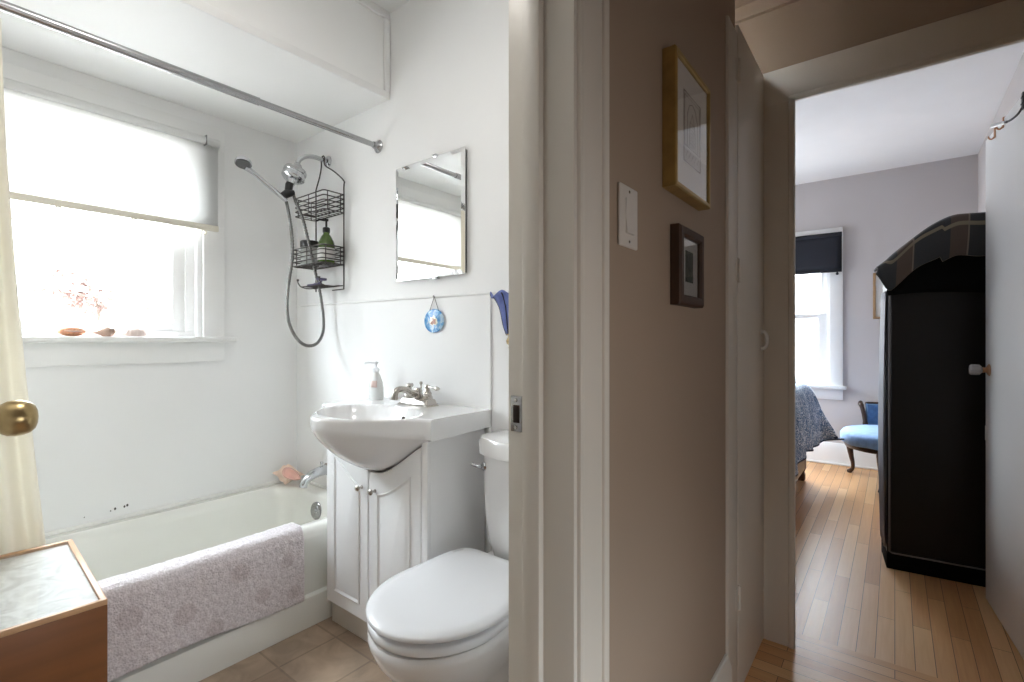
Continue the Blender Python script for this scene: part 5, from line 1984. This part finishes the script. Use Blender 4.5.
# ------------------------------------------------------------------ bed
t = thing('bed', 'wooden bed with blue patterned bedspread left of the bedroom doorway', 'bed', (-1.30, 3.65, 0))
BX0, BX1, BY0, BY1 = -2.05, -0.575, 2.65, 4.66
for x in (BX1 - 0.03, BX0):
    b = BM()
    box(b, x, x + 0.03, BY0 + 0.04, BY1 - 0.04, 0.10, 0.32, 0.004)
    obj('side_rail', b, M['bed_wood'], t, smooth=30)
b = BM()
box(b, BX0 + 0.03, BX1 - 0.03, BY1 - 0.035, BY1 - 0.005, 0.08, 0.42, 0.004)
obj('footboard', b, M['bed_wood'], t, smooth=30)
for x, y in ((BX1 - 0.03, BY1 - 0.03), (BX0 + 0.03, BY1 - 0.03), (BX1 - 0.03, BY0 + 0.03), (BX0 + 0.03, BY0 + 0.03)):
    b = BM()
    loft(b, [[(x + px_ * r, y + py_ * r, z) for px_, py_ in rrect(-1, 1, -1, 1, 0.25, 3)] for r, z in ((0.02, 0.0), (0.028, 0.01), (0.03, 0.05), (0.022, 0.07), (0.033, 0.10), (0.033, 0.42), (0.028, 0.43))], True, True, True)
    obj('leg', b, M['bed_wood'], t, smooth=30)
b = BM()
box(b, BX0 + 0.02, BX1 - 0.015, BY0 + 0.03, BY1 - 0.04, 0.30, 0.74, 0.05, 4)
obj('mattress', b, M['mat_board'], t, smooth=50)
# bedspread: top, side and foot falls with a flared corner
def spread(u, v):
    # u across x (0 far side .. 1 near side hem), v along y (0 head .. 1 foot hem)
    W = BX1 - BX0
    LX = 0.62
    LY = 0.36
    sx = u * (W + LX)
    sy = v * (BY1 - BY0 - 0.03 + LY)
    dx = max(0, sx - W)
    dy = max(0, sy - (BY1 - BY0 - 0.03))
    x = BX0 + min(sx, W)
    y = BY0 + 0.03 + min(sy, BY1 - BY0 - 0.03)
    z = 0.775 + 0.035 * math.exp(-((x + 1.2) / 0.6) ** 2)
    rx = 0.10
    fallx = dx
    if dx > 0:
        x += rx * (1 - math.exp(-dx / rx * 0.9)) * 0.5 + 0.05 * dx
    if dy > 0:
        y += rx * (1 - math.exp(-dy / rx * 0.9)) * 0.5 + 0.05 * dy
    d = math.sqrt(dx * dx + dy * dy) if (dx > 0 and dy > 0) else max(dx, dy)
    z -= d * (1 - 0.25 * math.exp(-d / 0.08))
    if dx > 0 and dy > 0:
        k = min(dx, dy)
        x += 0.45 * k
        y += 0.15 * k
    hem = 0.40 if v > 0.8 else 0.30
    fold = 0.018 * math.sin(sy * 17) * min(1, dx / 0.2) + 0.0
    x += fold
    y += 0.018 * math.sin(sx * 17) * min(1, dy / 0.2)
    z = max(z, 0.33 + 0.02 * math.sin(sy * 6))
    return (x, y, z)
b = BM()
grid(b, spread, 70, 80)
sp = obj('bedspread', b, [M['bedspread'], M['navy_lining']], t, smooth=70, solid=0.012)
sp.modifiers[0].material_offset = 1
sp.modifiers[0].material_offset_rim = 1
for x in (-1.68, -0.98):
    b = BM()
    box(b, x - 0.30, x + 0.30, 2.70, 3.12, 0.77, 0.90, 0.06, 4)
    obj('pillow', b, M['mat_board'], t, smooth=60, sub=1)

# ------------------------------------------------------------------ shrub outside the bathroom window
t = thing('shrub_branch', 'russet-leaved branch outside the bathroom window', 'shrub', (-3.65, 0.75, 0.0))
random.seed(11)
b = BM()
twigs = []
root = Vector((-3.65, 0.78, 0.0))
stem = smooth_path([root, (-3.66, 0.80, 0.6), (-3.64, 0.77, 1.15), (-3.62, 0.76, 1.34)], 5)
tube(b, stem, 0.010, 7)
for k in range(20):
    a = random.uniform(-1.45, 1.45)
    L = random.uniform(0.14, 0.36)
    s = Vector((-3.62, 0.76, random.uniform(1.28, 1.38)))
    e = s + Vector((random.uniform(-0.10, 0.10), L * math.sin(a), 0.55 * L * math.cos(a) * random.uniform(0.2, 1.1) + 0.02))
    m_ = s.lerp(e, 0.5) + Vector((0, 0, 0.02))
    tube(b, [s, m_, e], [0.004, 0.003, 0.0012], 5)
    twigs.append((s, m_, e))
obj('stem', b, M['bark'], t)
b = BM()
for s, m_, e in twigs:
    for q in range(9):
        f = random.uniform(0.35, 1.05)
        c = s.lerp(e, f) + Vector((random.uniform(-0.02, 0.02), random.uniform(-0.02, 0.02), random.uniform(-0.015, 0.02)))
        d = Vector((random.uniform(-1, 1), random.uniform(-1, 1), random.uniform(-0.6, 0.4))).normalized()
        s2 = d.orthogonal().normalized()
        l, w = random.uniform(0.022, 0.038), random.uniform(0.008, 0.014)
        up_ = d.cross(s2) * 0.003
        vs = [b.verts.new(c + p_) for p_ in (Vector((0, 0, 0)), d * l * 0.5 + s2 * w + up_, d * l, d * l * 0.5 - s2 * w + up_)]
        b.faces.new(vs)
obj('foliage', b, M['leaf'], t, smooth=0, solid=0.0012, fix=False)
